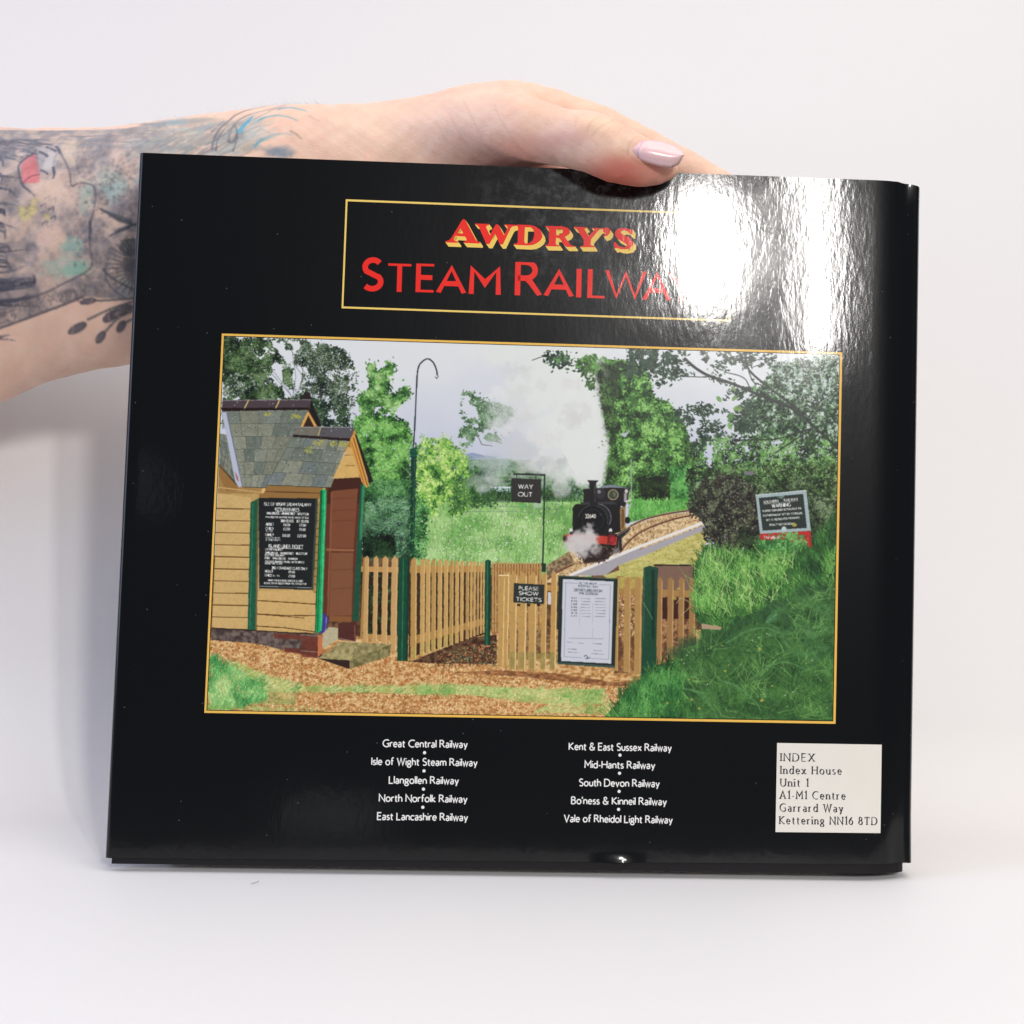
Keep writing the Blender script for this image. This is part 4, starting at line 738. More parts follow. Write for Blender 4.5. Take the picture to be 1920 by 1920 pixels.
def paint_arm(cw=1900):
    ch = int(cw*AH/AW)
    def tr(x, y): q = onto(x, y, skin_depth(x, y)); return ((q[0]-AX0)/AW*cw, (AZ1-q[2])/AH*ch)
    p = Paint(cw, ch, tr, 23); p.sc = cw/1900.0
    n1 = fbm(ch, cw, 60, 1, 4)[..., None]; n2 = fbm(ch, cw, 8, 2, 3)[..., None]
    p.a[:] = np.array([238,197,172])*(1+.05*(n1-.5)) + np.array([4,-10,-9])*(n2-.5)
    zP = lambda *P: [(x*.323, 140+y*.323) for x, y in P]
    zQ = lambda *P: [(400+x*.2604, 120+y*.2604) for x, y in P]
    zR = lambda *P: [(850+x*.28646, 120+y*.28646) for x, y in P]
    # skin tone: redder finger pad and web, yellower knuckle and wrist
    for c, rx, ry, k, al in (((1160,326),84,36,(216,112,94),.85),((1235,320),40,22,(218,136,118),.7),((960,298),90,44,(220,146,128),.65),((1010,200),70,26,(238,186,160),.5),((1040,318),60,16,(206,140,124),.6),((1120,238),40,26,(232,196,160),.6),((1060,265),60,40,(238,200,186),.5),
                             ((880,285),70,50,(226,178,162),.5),((680,235),90,60,(240,206,178),.6),((930,190),90,30,(238,196,172),.5),((1280,300),90,40,(232,178,154),.6),((1330,315),40,24,(228,160,140),.6),((740,300),30,60,(214,178,150),.4)):
        p.blob(c, rx*1.25, ry*1.25, k, al, int(c[0]), .12, 1.1)
    p.a *= 1 + .055*(fbm(ch, cw, 18, 77, 3)[..., None]-.5)*np.array([.6,1.2,1.2])
    p.blur(2)
    base = p.a.copy(); g = (108,106,112); d = (62,62,74); r = p.r
    # dense shaded area of the forearm piece
    zone = zP((-900,310),(0,345),(300,345),(620,345),(860,330),(1000,440),(800,1300),(480,1290),(400,1320),(200,1390),(0,1460),(-900,1750))
    p.grain(zone, [(92,90,98),(128,122,124),(168,150,142),(196,170,154),(208,180,162)], 40, 201, al=.9)
    for i in range(60): p.blob((250+r.rand()*230, 290-r.rand()*60), 26+20*r.rand(), 8+6*r.rand(), [(160,154,148),(134,134,138),(150,174,176),(196,176,154)][r.randint(4)], .55, 700+i, .6)
    p.grain(zone, [(128,120,122),(190,166,152),(210,182,164)], 9, 202, al=.4)
    r = p.r
    def stroke(P, w, c, al=.8, w1=None): p.line(P, w, c, al, w1, smooth=True)
    # grey streaks along the upper edge
    for i in range(110):
        x = -420+r.rand()*700; y = 246+r.rand()*50-(max(0, x)*.045); L = 60+r.rand()*130
        stroke([(x,y),(x+L*.5,y-4+r.rand()*8),(x+L,y-8+r.rand()*12)], 2+3*r.rand(), [(132,134,140),(112,118,126),(150,146,142)][r.randint(3)], .45, .6)
    # dark feathering at the far left
    for (a, b, w) in (((0,415),(120,470),16),((0,520),(60,560),20),((0,600),(50,640),16),((0,670),(130,720),28),((0,760),(120,770),8),((0,800),(50,830),34),((0,890),(50,960),30),((0,1010),(90,1020),24),((0,1060),(60,1090),30),((0,1110),(80,1120),26),((0,1220),(210,1190),44),((0,1310),(240,1280),44),((60,1240),(70,1180),18),((160,1220),(210,1170),40),((0,1150),(160,1110),8)):
        (ax_, ay), (bx_, by) = a, b
        for k in range(6):
            o_ = (r.rand()-.5)*w*1.3; st_ = r.rand()*.5; x0_ = ax_-260+st_*300
            stroke(zP((x0_,ay+o_-30+r.rand()*60),(ax_+(bx_-ax_)*.3,ay+o_+8-16*r.rand()),(bx_-(bx_-ax_)*.4*r.rand(),by+o_*.4)), w*(.10+.14*r.rand()), d if r.rand() > .4 else (88,88,100), .62, .6)
    for i in range(60):
        x, y = r.rand()*330-330, 330+r.rand()*300; stroke([(x,y),(x+30,y+6),(x+60+30*r.rand(),y+18*r.rand())], 3+8*r.rand(), d, .6, 1)
    for i in range(70):
        x, y = -20+r.rand()*100, 268+r.rand()*36; stroke([(x,y),(x+14,y+4*r.rand()),(x+32,y+12*r.rand())], 2+3*r.rand(), (84,86,98), .5, 1)
    # bird, red shape and yellow flower
    p.poly(zP((240,450),(345,430),(370,480),(335,590),(270,600),(245,540)), (180,174,176), .6); p.poly(zP((300,470),(340,480),(320,580),(270,570)), (212,200,192), .6)
    for a, b, w in (((330,560),(330,625),6),((250,470),(300,500),5),((345,440),(370,480),6),((255,575),(300,600),4),((290,445),(350,470),5)): stroke(zP(a, ((a[0]+b[0])/2+6,(a[1]+b[1])/2), b), w*.8, d, .8)
    p.poly(zP((143,545),(180,505),(228,482),(245,560),(252,645),(190,650),(150,648)), (206,104,106), .8); p.poly(zP((150,590),(200,560),(246,600),(250,645),(150,648)), (222,120,122), .6)
    stroke(zP((228,482),(180,505),(132,548),(135,610),(152,660),(185,690),(222,722)), 3.4, d, .8); stroke(zP((150,650),(200,610),(250,600)), 2.4, (120,50,60), .8)
    for i in range(9):
        c = zP((140+r.rand()*150, 750+r.rand()*95))[0]; p.ell(c, 9, 5, (206,192,128), .7, r.rand()*3); stroke([(c[0]-8,c[1]),(c[0],c[1]-5),(c[0]+8,c[1]+1)], 1.4, (150,132,80), .7)
    for c in ((265,770),(290,730),(325,740),(310,790),(320,840),(270,870),(300,890)): stroke(zP((c[0]-16,c[1]+10),c,(c[0]+16,c[1]-8),(c[0]+12,c[1]+18)), 2.6, (84,80,84), .75)
    # teal washes
    for c, rx, ry, k, al in (((410,1000),34,24,(140,186,166),.6),((440,1130),34,20,(112,176,152),.7),((350,1120),50,24,(160,186,168),.55),((650,640),40,40,(150,180,172),.5),((520,720),20,40,(150,182,168),.5),((680,700),30,30,(160,190,182),.45),((310,940),40,30,(226,190,168),.8),((320,700),50,36,(226,194,172),.7),((420,480),26,40,(222,196,166),.6),((720,1200),20,40,(170,190,178),.4)):
        p.blob(zP(c)[0], rx, ry, k, al, int(c[0]+c[1]), .5)
    # outlines of the panel
    stroke(zP((0,418),(120,420),(230,430),(340,440),(390,510),(425,590),(435,665),(480,650),(550,660),(570,700),(560,790),(535,880),(528,1000),(540,1100),(500,1150),(380,1210),(240,1270),(0,1335),(-500,1480)), 3.4, (78,74,82), .6)
    stroke(zP((535,860),(530,960)), 6, d, .7); stroke(zP((480,1290),(400,1322),(210,1388),(0,1462),(-500,1640)), 3.4, (70,66,74), .8)
    for i in range(300):
        x, y = zP((-600+r.rand()*1100, 0))[0][0], 0; xx = x/.323; y0 = 1350-.27*xx; y = 140+.323*(y0+r.rand()*90); p.ell((x, y), 2+4*r.rand(), 1+2*r.rand(), (96,88,90), .4, r.rand()*3)
    for i in range(420):
        c = zP((440+r.rand()*360, 480+r.rand()*780))[0]; p.ell(c, 1+4*r.rand(), 1+2.4*r.rand(), (96,90,94), .35, r.rand()*3)
    # leaves, dark flower heart and seed heads at the cover's edge
    lf = (72,76,78)
    for P in (((590,790),(680,815),(775,850),(775,885),(690,860)), ((640,945),(690,900),(780,870),(760,900)), ((690,1010),(720,960),(790,950),(800,1060),(720,1050))): p.poly(zP(*P), lf, .8)
    stroke(zP((590,790),(680,838),(800,880)), 3, d, .8); stroke(zP((640,945),(720,905),(800,870)), 3, d, .8)
    for a in range(16): t = 1.7+a*.19; stroke(zP((800,1110),(800+math.cos(t)*90,1110+math.sin(t)*90),(800+math.cos(t)*190,1110+math.sin(t)*170)), 7, (84,78,82), .5, 2)
    for P, b, rx, ry, an in ((((800,1290),(690,1300),(560,1310)),(510,1315),16,6,-.2), (((800,1300),(650,1350),(500,1420)),(443,1468),20,8,-.5), (((800,1350),(690,1400),(600,1490)),(575,1518),14,7,-.9), (((800,1390),(720,1430)),(695,1455),13,7,-1.0), (((800,1340),(740,1360)),(640,1395),19,9,-.6), (((800,1330),(720,1350)),(690,1370),26,9,-.5)):
        stroke(zP(*P), 3, lf, .85); p.ell(zP(b)[0], rx, ry, (78,72,78), .9, an); p.ell(zP(b)[0], rx*.6, ry*.5, (112,102,106), .8, an)
    stroke(zP((600,1130),(650,1180),(800,1260)), 4, lf, .7); stroke(zP((620,1100),(610,1150),(640,1230),(720,1290)), 2.5, lf, .6)
    # flowing bands towards the wrist
    for i in range(120):
        x = 235+r.rand()*235; y = 300-(x-250)*.24+r.rand()*70-14; stroke([(x,y),(x+28,y-12-8*r.rand()),(x+62,y-22-14*r.rand())], 2+4*r.rand(), [(150,146,138),(120,124,128),(186,172,150),(150,176,176)][r.randint(4)], .5, .8)
    for P, w, c in ((((0,640),(30,540),(110,450),(200,385),(380,325),(530,305)), 7, (110,112,120)), (((30,650),(45,560),(110,480)), 4, (84,86,96)), (((120,590),(140,500),(200,430),(320,380),(480,335),(540,310)), 6, (124,124,128)), (((115,570),(150,590),(180,520),(170,470)), 6, (104,106,114)), (((150,650),(180,560),(185,500)), 5, (90,92,100)), (((0,520),(60,470),(90,440)), 4, (110,112,118)), (((560,500),(610,530),(645,560)), 5, (150,130,118)), (((280,560),(350,500),(420,520)), 4, (150,140,134)), (((690,390),(740,420),(780,435)), 5, (206,172,150)), (((300,430),(380,390),(430,360),(540,330)), 4, (140,136,134))):
        stroke(zQ(*P), w*.75, c, .75, w*.3)
    for P, w in ((((200,520),(240,460),(295,410)), 15), (((330,440),(380,415),(470,398),(550,405),(615,430)), 6), (((470,352),(560,340),(640,350),(680,362)), 6), (((305,620),(340,580),(400,550),(440,530)), 7), (((440,530),(520,520),(580,530)), 3)): stroke(zQ(*P), w*.7, (82,160,186), .75, w*.25)
    p.blob(zQ((480,645))[0], 38, 16, (112,132,148), .8, 31, .3); p.blob(zQ((330,520))[0], 40, 24, (190,196,190), .5, 32, .4); p.blob(zQ((230,600))[0], 30, 16, (196,186,170), .4, 33, .4)
    p.blur(6)
    mk = np.clip(.56 + 1.1*fbm(ch, cw, 7, 401, 3) + .55*(fbm(ch, cw, 26, 402, 3)-.5), .28, .97)[..., None]
    p.a = base*(1-mk) + p.a*mk
    p.blur(1)
    # creases (kept in alpha as a height channel)
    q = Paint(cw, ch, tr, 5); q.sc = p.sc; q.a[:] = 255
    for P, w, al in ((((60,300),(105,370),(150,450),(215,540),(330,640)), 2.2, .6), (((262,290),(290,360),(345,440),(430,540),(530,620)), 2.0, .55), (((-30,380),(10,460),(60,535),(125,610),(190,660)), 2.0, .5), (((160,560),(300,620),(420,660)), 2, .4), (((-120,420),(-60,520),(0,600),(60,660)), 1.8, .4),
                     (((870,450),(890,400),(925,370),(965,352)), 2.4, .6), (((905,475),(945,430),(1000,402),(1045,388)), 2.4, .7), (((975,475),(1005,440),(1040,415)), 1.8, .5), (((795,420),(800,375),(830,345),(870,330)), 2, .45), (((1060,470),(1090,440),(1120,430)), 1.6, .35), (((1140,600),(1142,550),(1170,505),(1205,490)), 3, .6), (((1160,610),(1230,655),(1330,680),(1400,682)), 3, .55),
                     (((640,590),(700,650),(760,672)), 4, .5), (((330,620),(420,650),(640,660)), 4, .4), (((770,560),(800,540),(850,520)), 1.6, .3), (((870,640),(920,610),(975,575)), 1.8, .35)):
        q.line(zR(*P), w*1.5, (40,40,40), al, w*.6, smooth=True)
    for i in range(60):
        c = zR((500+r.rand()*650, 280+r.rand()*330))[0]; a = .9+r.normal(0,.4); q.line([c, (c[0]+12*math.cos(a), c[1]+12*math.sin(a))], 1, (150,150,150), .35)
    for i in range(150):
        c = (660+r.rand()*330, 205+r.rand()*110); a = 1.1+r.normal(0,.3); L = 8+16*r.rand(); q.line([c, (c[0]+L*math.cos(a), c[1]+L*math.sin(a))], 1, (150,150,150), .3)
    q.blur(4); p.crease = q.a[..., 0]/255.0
    p.a *= (1 - (.07*(1-p.crease)))[..., None] * np.array([1, .96, .95]) ** (1-p.crease)[..., None]  # crease shade painted in: skin colour darker and redder along the lines
    return p

# ==== BUILD
# ------------------------------------------------------------------ the book
book = bpy.data.objects.new('book', None); sc.collection.objects.link(book)
BM = Matrix.Identity(4)
for i in range(3):
    for j in range(3): BM[i][j] = RL[i][j]
    BM[i][3] = BASE[i]
book.matrix_world = BM; book.empty_display_size = 0.05
book['label'] = 'glossy black hardback railway book standing upright with its picture cover forward'; book['category'] = 'book'

def gloss(nt, b, tc, rough=.085, amp=1.0):
    """laminated paper: fine crinkle, slow waves, dust specks and smears shared by everything printed on the jacket"""
    L = nt.links.new
    def noise(scale, stretch, detail, w):
        mp = N(nt, 'ShaderNodeMapping'); mp.inputs['Scale'].default_value = stretch; L(tc.outputs['Object'], mp.inputs['Vector'])
        n = N(nt, 'ShaderNodeTexNoise', i_Scale=scale, i_Detail=detail); L(mp.outputs['Vector'], n.inputs['Vector'])
        m = N(nt, 'ShaderNodeMath', operation='MULTIPLY'); m.inputs[1].default_value = w*amp; L(n.outputs['Fac'], m.inputs[0]); return m.outputs[0]
    def add(a, c): m = N(nt, 'ShaderNodeMath', operation='ADD'); L(a, m.inputs[0]); L(c, m.inputs[1]); return m.outputs[0]
    h = add(add(noise(560, (1, 1, .42), 2.0, 2.3e-5), noise(1700, (1, 1, .6), 1.0, 3.6e-6)), add(noise(14, (1, 1, .8), 1.0, 4.0e-4), noise(110, (1, 1, .5), 1.0, 4.0e-5)))
    bp = N(nt, 'ShaderNodeBump', i_Strength=1.0, i_Distance=1.0); L(h, bp.inputs['Height']); L(bp.outputs['Normal'], b.inputs['Normal'])
    sm = N(nt, 'ShaderNodeTexNoise', i_Scale=34.0, i_Detail=6.0, i_Roughness=.7); L(tc.outputs['Object'], sm.inputs['Vector'])
    mr = N(nt, 'ShaderNodeMapRange'); mr.inputs[1].default_value = .35; mr.inputs[2].default_value = .75; mr.inputs[3].default_value = rough*.75; mr.inputs[4].default_value = rough*1.5
    L(sm.outputs['Fac'], mr.inputs[0]); L(mr.outputs[0], b.inputs['Coat Roughness'])
    b.inputs['Specular IOR Level'].default_value = .10; b.inputs['Roughness'].default_value = .32
    b.inputs['Coat Weight'].default_value = 1.0; b.inputs['Coat IOR'].default_value = 1.35; L(bp.outputs['Normal'], b.inputs['Coat Normal'])
    return sm
def dusty(nt, tc, sm, base_socket_or_col):
    """specks of dust and faint finger smears over a print colour; returns the mixed colour socket"""
    L = nt.links.new
    vo = N(nt, 'ShaderNodeTexVoronoi', i_Scale=300.0); L(tc.outputs['Object'], vo.inputs['Vector'])
    lt = N(nt, 'ShaderNodeMapRange'); lt.inputs[1].default_value = .075; lt.inputs[2].default_value = .03; L(vo.outputs['Distance'], lt.inputs[0])
    sp = N(nt, 'ShaderNodeSeparateColor'); L(vo.outputs['Color'], sp.inputs[0])
    g = N(nt, 'ShaderNodeMath', operation='GREATER_THAN'); g.inputs[1].default_value = .80; L(sp.outputs[0], g.inputs[0])
    mu = N(nt, 'ShaderNodeMath', operation='MULTIPLY'); L(lt.outputs[0], mu.inputs[0]); L(g.outputs[0], mu.inputs[1])
    mu2 = N(nt, 'ShaderNodeMath', operation='MULTIPLY'); mu2.inputs[1].default_value = .30; L(mu.outputs[0], mu2.inputs[0])
    # smear where the thumb has rubbed the lamination
    px = onto(1105, 372)
    vm = N(nt, 'ShaderNodeVectorMath', operation='DISTANCE'); vm.inputs[1].default_value = tuple(px); L(tc.outputs['Object'], vm.inputs[0])
    fr = N(nt, 'ShaderNodeMapRange'); fr.inputs[1].default_value = .045; fr.inputs[2].default_value = .004; L(vm.outputs['Value'], fr.inputs[0])
    n2 = N(nt, 'ShaderNodeTexNoise', i_Scale=190.0, i_Detail=5.0, i_Roughness=.75); L(tc.outputs['Object'], n2.inputs['Vector'])
    n3 = N(nt, 'ShaderNodeMapRange'); n3.inputs[1].default_value = .48; n3.inputs[2].default_value = .8; L(n2.outputs['Fac'], n3.inputs[0])
    f2 = N(nt, 'ShaderNodeMath', operation='MULTIPLY'); L(fr.outputs[0], f2.inputs[0]); L(n3.outputs[0], f2.inputs[1])
    f3 = N(nt, 'ShaderNodeMath', operation='MULTIPLY'); f3.inputs[1].default_value = .34; L(f2.outputs[0], f3.inputs[0])
    mx = N(nt, 'ShaderNodeMath', operation='MAXIMUM'); L(mu2.outputs[0], mx.inputs[0]); L(f3.outputs[0], mx.inputs[1])
    mix = N(nt, 'ShaderNodeMix', data_type='RGBA'); L(mx.outputs[0], mix.inputs[0]); mix.inputs[7].default_value = (.42, .42, .43, 1)
    if hasattr(base_socket_or_col, 'links'): L(base_socket_or_col, mix.inputs[6])
    else: mix.inputs[6].default_value = base_socket_or_col
    return mix.outputs[2]
def print_mat(name, colour, dust=True, **kw):
    m, nt, b = nodes(name); tc = N(nt, 'ShaderNodeTexCoord'); sm = gloss(nt, b, tc, **kw)
    if dust: nt.links.new(dusty(nt, tc, sm, colour), b.inputs['Base Color'])
    else: b.inputs['Base Color'].default_value = colour
    return m
PK = 0.95
M_black = print_mat('black_laminate', (.0016, .0018, .0024, 1))
M_yellow = print_mat('yellow_print', col4((246,206,98), PK), dust=False)
M_gold = print_mat('gold_line', col4((240,190,88), PK), dust=False)
M_red = print_mat('red_print', col4((240,46,36), PK), dust=False)
M_white = print_mat('white_print', col4((240,238,234), PK), dust=False)
M_pale = print_mat('pale_yellow_print', col4((246,210,112), PK), dust=False)
m, nt, b = nodes('black_cloth'); b.inputs['Base Color'].default_value = (.007, .006, .007, 1); b.inputs['Roughness'].default_value = .6; b.inputs['Specular IOR Level'].default_value = .25
tc = N(nt, 'ShaderNodeTexCoord'); nz = N(nt, 'ShaderNodeTexNoise', i_Scale=1400.0, i_Detail=2.0); bp = N(nt, 'ShaderNodeBump', i_Strength=.5, i_Distance=.0002)
nt.links.new(tc.outputs['Object'], nz.inputs['Vector']); nt.links.new(nz.outputs['Fac'], bp.inputs['Height']); nt.links.new(bp.outputs['Normal'], b.inputs['Normal']); M_cloth = m
m, nt, b = nodes('paper_edge'); b.inputs['Roughness'].default_value = .8
tc = N(nt, 'ShaderNodeTexCoord'); mp = N(nt, 'ShaderNodeMapping'); mp.inputs['Scale'].default_value = (3, 4000, 3); nz = N(nt, 'ShaderNodeTexNoise', i_Scale=1.0, i_Detail=3.0); cr = N(nt, 'ShaderNodeValToRGB')
cr.color_ramp.elements[0].color = (.55,.5,.42,1); cr.color_ramp.elements[1].color = (.78,.74,.66,1)
nt.links.new(tc.outputs['Object'], mp.inputs['Vector']); nt.links.new(mp.outputs['Vector'], nz.inputs['Vector']); nt.links.new(nz.outputs['Fac'], cr.inputs['Fac']); nt.links.new(cr.outputs['Color'], b.inputs['Base Color']); M_pages = m

jTL, jBL = pl(261,286), pl(196,1609)
jTR, jBR = [(onto(a, c, .0045)[0], pl(a, c)[1]) for a, c in ((1728,341), (1711,1621))]
def jacket():
    T = THICK; prof = []                                 # (fraction across, depth, inset) from the rear flap, round the fold, over the cover, round the spine
    for f in np.linspace(.30, .012, 6): prof.append((f, .0034))
    for a in np.linspace(math.pi/2, 0, 7)[1:]: prof.append((.006*(1-math.cos(a - math.pi/2)) if False else .0065*(1-math.cos(a)), .0017+.0017*math.sin(a)))
    for a in np.linspace(0, math.pi/2, 7)[1:]: prof.append((.0065*(1-math.cos(a)), .0017-.0017*math.sin(a)))
    for f in np.linspace(.02, .940, 110): prof.append((f, 0))
    for f in np.linspace(.950, .990, 9): prof.append((f, .0030*((f-.940)/.05)**1.7))
    for a in np.linspace(.25, math.pi-.25, 12): prof.append((.9905+.0095*math.sin(a), T/2-(T/2-.0028)*math.cos(a)))
    for f in np.linspace(.985, .012, 20): prof.append((f, T-.0002))
    for a in np.linspace(0, math.pi, 9)[1:]: prof.append((.0065*(1-math.sin(a)), T-.0019+.0017*math.cos(a)))
    for f in np.linspace(.02, .30, 6): prof.append((f, T-.0036))
    nz_ = 60; V, F = [], []; rr = np.random.RandomState(3)
    rows = np.concatenate([[0,.0025,.005,.0075,.010,.0125,.015,.020], np.linspace(.03, 1, nz_-7)]); gx = onto(1158, 1612)[0]
    for t in rows:
        xl = jBL[0]*(1-t)+jTL[0]*t; xr = jBR[0]*(1-t)+jTR[0]*t
        for (f, y) in prof:
            zb = jBL[1]*(1-f)+jBR[1]*f; zt = jTL[1]*(1-f)+jTR[1]*f
            z = zb*(1-t)+zt*t; x = xl*(1-f)+xr*f
            if f > .965:
                k = (f-.965)/.035
                if t > .9: z -= .0016*k*k*((t-.9)/.1)**2
                if t > .955 and y < T/2: y += .0009*math.sin(k*6.5)*(t-.955)/.045
                if t < .06 and y < T/2: y += .0007*math.sin(k*5)*(1-t/.06)
            if y == 0: y -= .0011*max(0, 1-t/.013)**1.4*math.exp(-((x-gx)/.0045)**2)
            V.append((x, y, z))
    n = len(prof)
    for i in range(nz_):
        for j in range(n-1): F.append((i*n+j, i*n+j+1, (i+1)*n+j+1, (i+1)*n+j))
    o = mesh_obj('dust_jacket', V, F, M_black, book, smooth=True)
    return o
jacket()
def boxes(name, bs, mat, bev=.0008, parent=book):
    V, F = [], []
    for (x0, x1, y0, y1, z0, z1) in bs:
        n = len(V); V += [(x, y, z) for x in (x0, x1) for y in (y0, y1) for z in (z0, z1)]
        F += [tuple(n+i for i in f) for f in ((0,1,3,2),(4,6,7,5),(0,4,5,1),(2,3,7,6),(0,2,6,4),(1,5,7,3))]
    o = mesh_obj(name, V, F, mat, parent)
    if bev: md = o.modifiers.new('edge', 'BEVEL'); md.width = bev; md.segments = 3
    return o
bL, bR = pl(206,1626)[0], pl(1701,1634)[0]
def hard_cover():
    T = THICK; O = [(f, .0006) for f in np.linspace(.006, .93, 12)] + [(f, .0006+.0030*((f-.935)/.05)**1.7) for f in np.linspace(.940, .984, 8)]
    O += [(.984+.0100*math.sin(a), T/2-(T/2-.0040)*math.cos(a)) for a in np.linspace(.3, math.pi-.3, 10)] + [(f, T-.0009) for f in np.linspace(.975, .006, 14)]
    P = np.array([(f*W, y) for f, y in O]); d = np.gradient(P, axis=0); d /= np.hypot(d[:,0], d[:,1])[:,None]; I = P + np.stack([-d[:,1], d[:,0]], 1)*.0025
    V, F = [], []; n = len(P)
    for t in np.linspace(0, 1, 12):
        xl = (jBL[0]*(1-t)+jTL[0]*t)+.0006; xr = (jBR[0]*(1-t)+jTR[0]*t)-.0010
        for x, y in list(P)+list(I): V.append((xl+(xr-xl)*x/W, y, t*(H-.0035)))
    for i in range(11):
        for j in range(n-1):
            a, c = i*2*n+j, (i+1)*2*n+j; F.append((a, a+1, c+1, c)); F.append((a+n, c+n, c+n+1, a+n+1))
        for j in (0, n-1): a, c = i*2*n+j, (i+1)*2*n+j; F.append((a, c, c+n, a+n))
    for i in (0, 11):
        for j in range(n-1): a = i*2*n+j; F.append((a, a+n, a+n+1, a+1))
    o = mesh_obj('hard_cover', V, F, M_cloth, book)
    bm = bmesh.new(); bm.from_mesh(o.data); bmesh.ops.recalc_face_normals(bm, faces=bm.faces); bm.to_mesh(o.data); bm.free()
hard_cover()
boxes('page_block', [(bL+.016, bR-.022, .0036, THICK-.0038, .004, H-.0075)], M_pages, 0)

# printed picture with its border
cov = paint_cover(); img = cov.image('cover_print', PK*1.0)
q = [pl(*p) for p in PH]
m, nt, b = nodes('printed_picture'); tc = N(nt, 'ShaderNodeTexCoord'); sm = gloss(nt, b, tc, rough=.11, amp=.9)
ti = N(nt, 'ShaderNodeTexImage'); ti.image = img; ti.extension = 'EXTEND'; nt.links.new(tc.outputs['UV'], ti.inputs['Vector']); nt.links.new(dusty(nt, tc, sm, ti.outputs['Color']), b.inputs['Base Color'])
def picture():
    n = 24; V, F, U = [], [], []
    for j in range(n+1):
        for i in range(n+1):
            u, v = i/n, j/n; A = np.array(q[3])*(1-u)+np.array(q[2])*u; B = np.array(q[0])*(1-u)+np.array(q[1])*u; p = A*(1-v)+B*v
            V.append((p[0], -2.5e-5, p[1])); U.append((u, v))
    for j in range(n):
        for i in range(n): a = j*(n+1)+i; F.append((a, a+1, a+n+2, a+n+1))
    return mesh_obj('cover_picture', V, F, m, book, uvs=U)
picture()
def frame(name, inner, outer, mat):
    fl = Flat(); I = [pl(*p) for p in inner]; O = [pl(*p) for p in outer]
    for i in range(4): fl.V += [(O[i][0], 0, O[i][1]), (I[i][0], 0, I[i][1])]
    for i in range(4): j = (i+1) % 4; fl.F.append((2*i, 2*i+1, 2*j+1, 2*j))
    return fl.build(name, mat, book, -3e-5)
frame('picture_border', [(419.8,629.5),(1574.8,664.6),(1562.4,1352.6),(387,1332.4)], [(416,625.3),(1579.2,660.6),(1566.6,1357.2),(383,1336.6)], M_gold)
frame('title_border', [(651.6,377.4),(1367,404),(1366,599.4),(643.8,574.6)], [(648.4,373.6),(1370.6,400.6),(1369.4,603),(640.4,578)], M_pale)

# AWDRY'S: red slab letters with a yellow drop side
z1 = lambda P: [pl(820+x*.104167, 395+y*.104167) for x, y in P]
z2 = lambda P: [pl(1010+x*.104167, 400+y*.104167) for x, y in P]
letters = [
 (z1, [(475,152),(448,168),(430,195),(252,490),(215,530),(140,553),(148,572),(375,580),(375,557),(325,548),(303,528),(300,500),(325,455),(500,468),(522,505),(525,530),(510,550),(466,566),(480,582),(762,592),(766,563),(722,552),(700,535),(690,520),(512,185),(498,162)], [(415,312),(465,405),(455,412),(365,405)]),
 (z1, [(675,232),(930,240),(932,258),(898,268),(880,285),(882,310),(945,445),(1045,258),(1065,246),(1090,246),(1110,272),(1200,445),(1265,315),(1258,290),(1238,268),(1208,262),(1208,248),(1438,258),(1438,275),(1385,280),(1345,292),(1320,318),(1180,610),(1125,610),(1040,412),(938,602),(880,602),(760,322),(740,285),(715,260),(678,250)], None),
 (z1, [(1430,252),(1660,258),(1760,282),(1840,335),(1885,408),(1892,470),(1862,530),(1800,582),(1720,617),(1630,627),(1370,615),(1380,595),(1425,590),(1445,570),(1452,310),(1440,280)], [(1576,300),(1680,300),(1725,340),(1746,400),(1740,470),(1708,545),(1650,588),(1582,590),(1565,560)]),
 (z2, [(122,230),(420,232),(510,258),(560,300),(566,345),(535,390),(472,425),(500,470),(560,545),(590,580),(655,592),(652,606),(498,606),(450,565),(375,447),(312,440),(306,545),(320,568),(378,577),(372,597),(122,592),(125,575),(165,562),(180,540),(188,320),(170,275),(128,250)], [(316,290),(400,278),(438,308),(424,360),(372,392),(316,395)]),
 (z2, [(628,242),(862,250),(866,265),(838,272),(826,292),(900,412),(1002,300),(1000,282),(958,276),(956,262),(1150,268),(1146,284),(1092,292),(942,470),(936,560),(950,580),(1002,590),(1000,612),(745,610),(748,595),(796,585),(808,565),(812,480),(720,340),(690,290),(634,262)], None),
 (z2, [(1168,280),(1195,256),(1255,262),(1290,300),(1282,350),(1240,402),(1172,426),(1160,410),(1195,380),(1192,355),(1165,338),(1156,305)], None),
 (z2, [(1692,288),(1682,386),(1650,378),(1600,322),(1525,305),(1478,330),(1484,362),(1540,392),(1640,440),(1700,510),(1696,572),(1640,632),(1540,652),(1450,638),(1402,622),(1362,636),(1350,520),(1388,524),(1442,590),(1520,616),(1578,602),(1588,566),(1540,526),(1420,462),(1376,395),(1374,330),(1418,282),(1520,264),(1600,274),(1652,294)], None)]
def curve_mesh(shapes):                                  # filled outlines with holes -> verts, faces in the cover plane
    cu = bpy.data.curves.new('outline', 'CURVE'); cu.dimensions = '2D'; cu.fill_mode = 'BOTH'
    for P in shapes:
        s = cu.splines.new('POLY'); s.points.add(len(P)-1); s.use_cyclic_u = True
        for k, p in enumerate(P): s.points[k].co = (p[0], p[1], 0, 1)
    o = bpy.data.objects.new('outline', cu); sc.collection.objects.link(o)
    dg = bpy.context.evaluated_depsgraph_get(); me = bpy.data.meshes.new_from_object(o.evaluated_get(dg))
    V = [(v.co.x, v.co.y) for v in me.vertices]; F = [tuple(p.vertices) for p in me.polygons]
    bpy.data.objects.remove(o); bpy.data.curves.remove(cu); bpy.data.meshes.remove(me); return V, F
red, yel = Flat(), Flat()
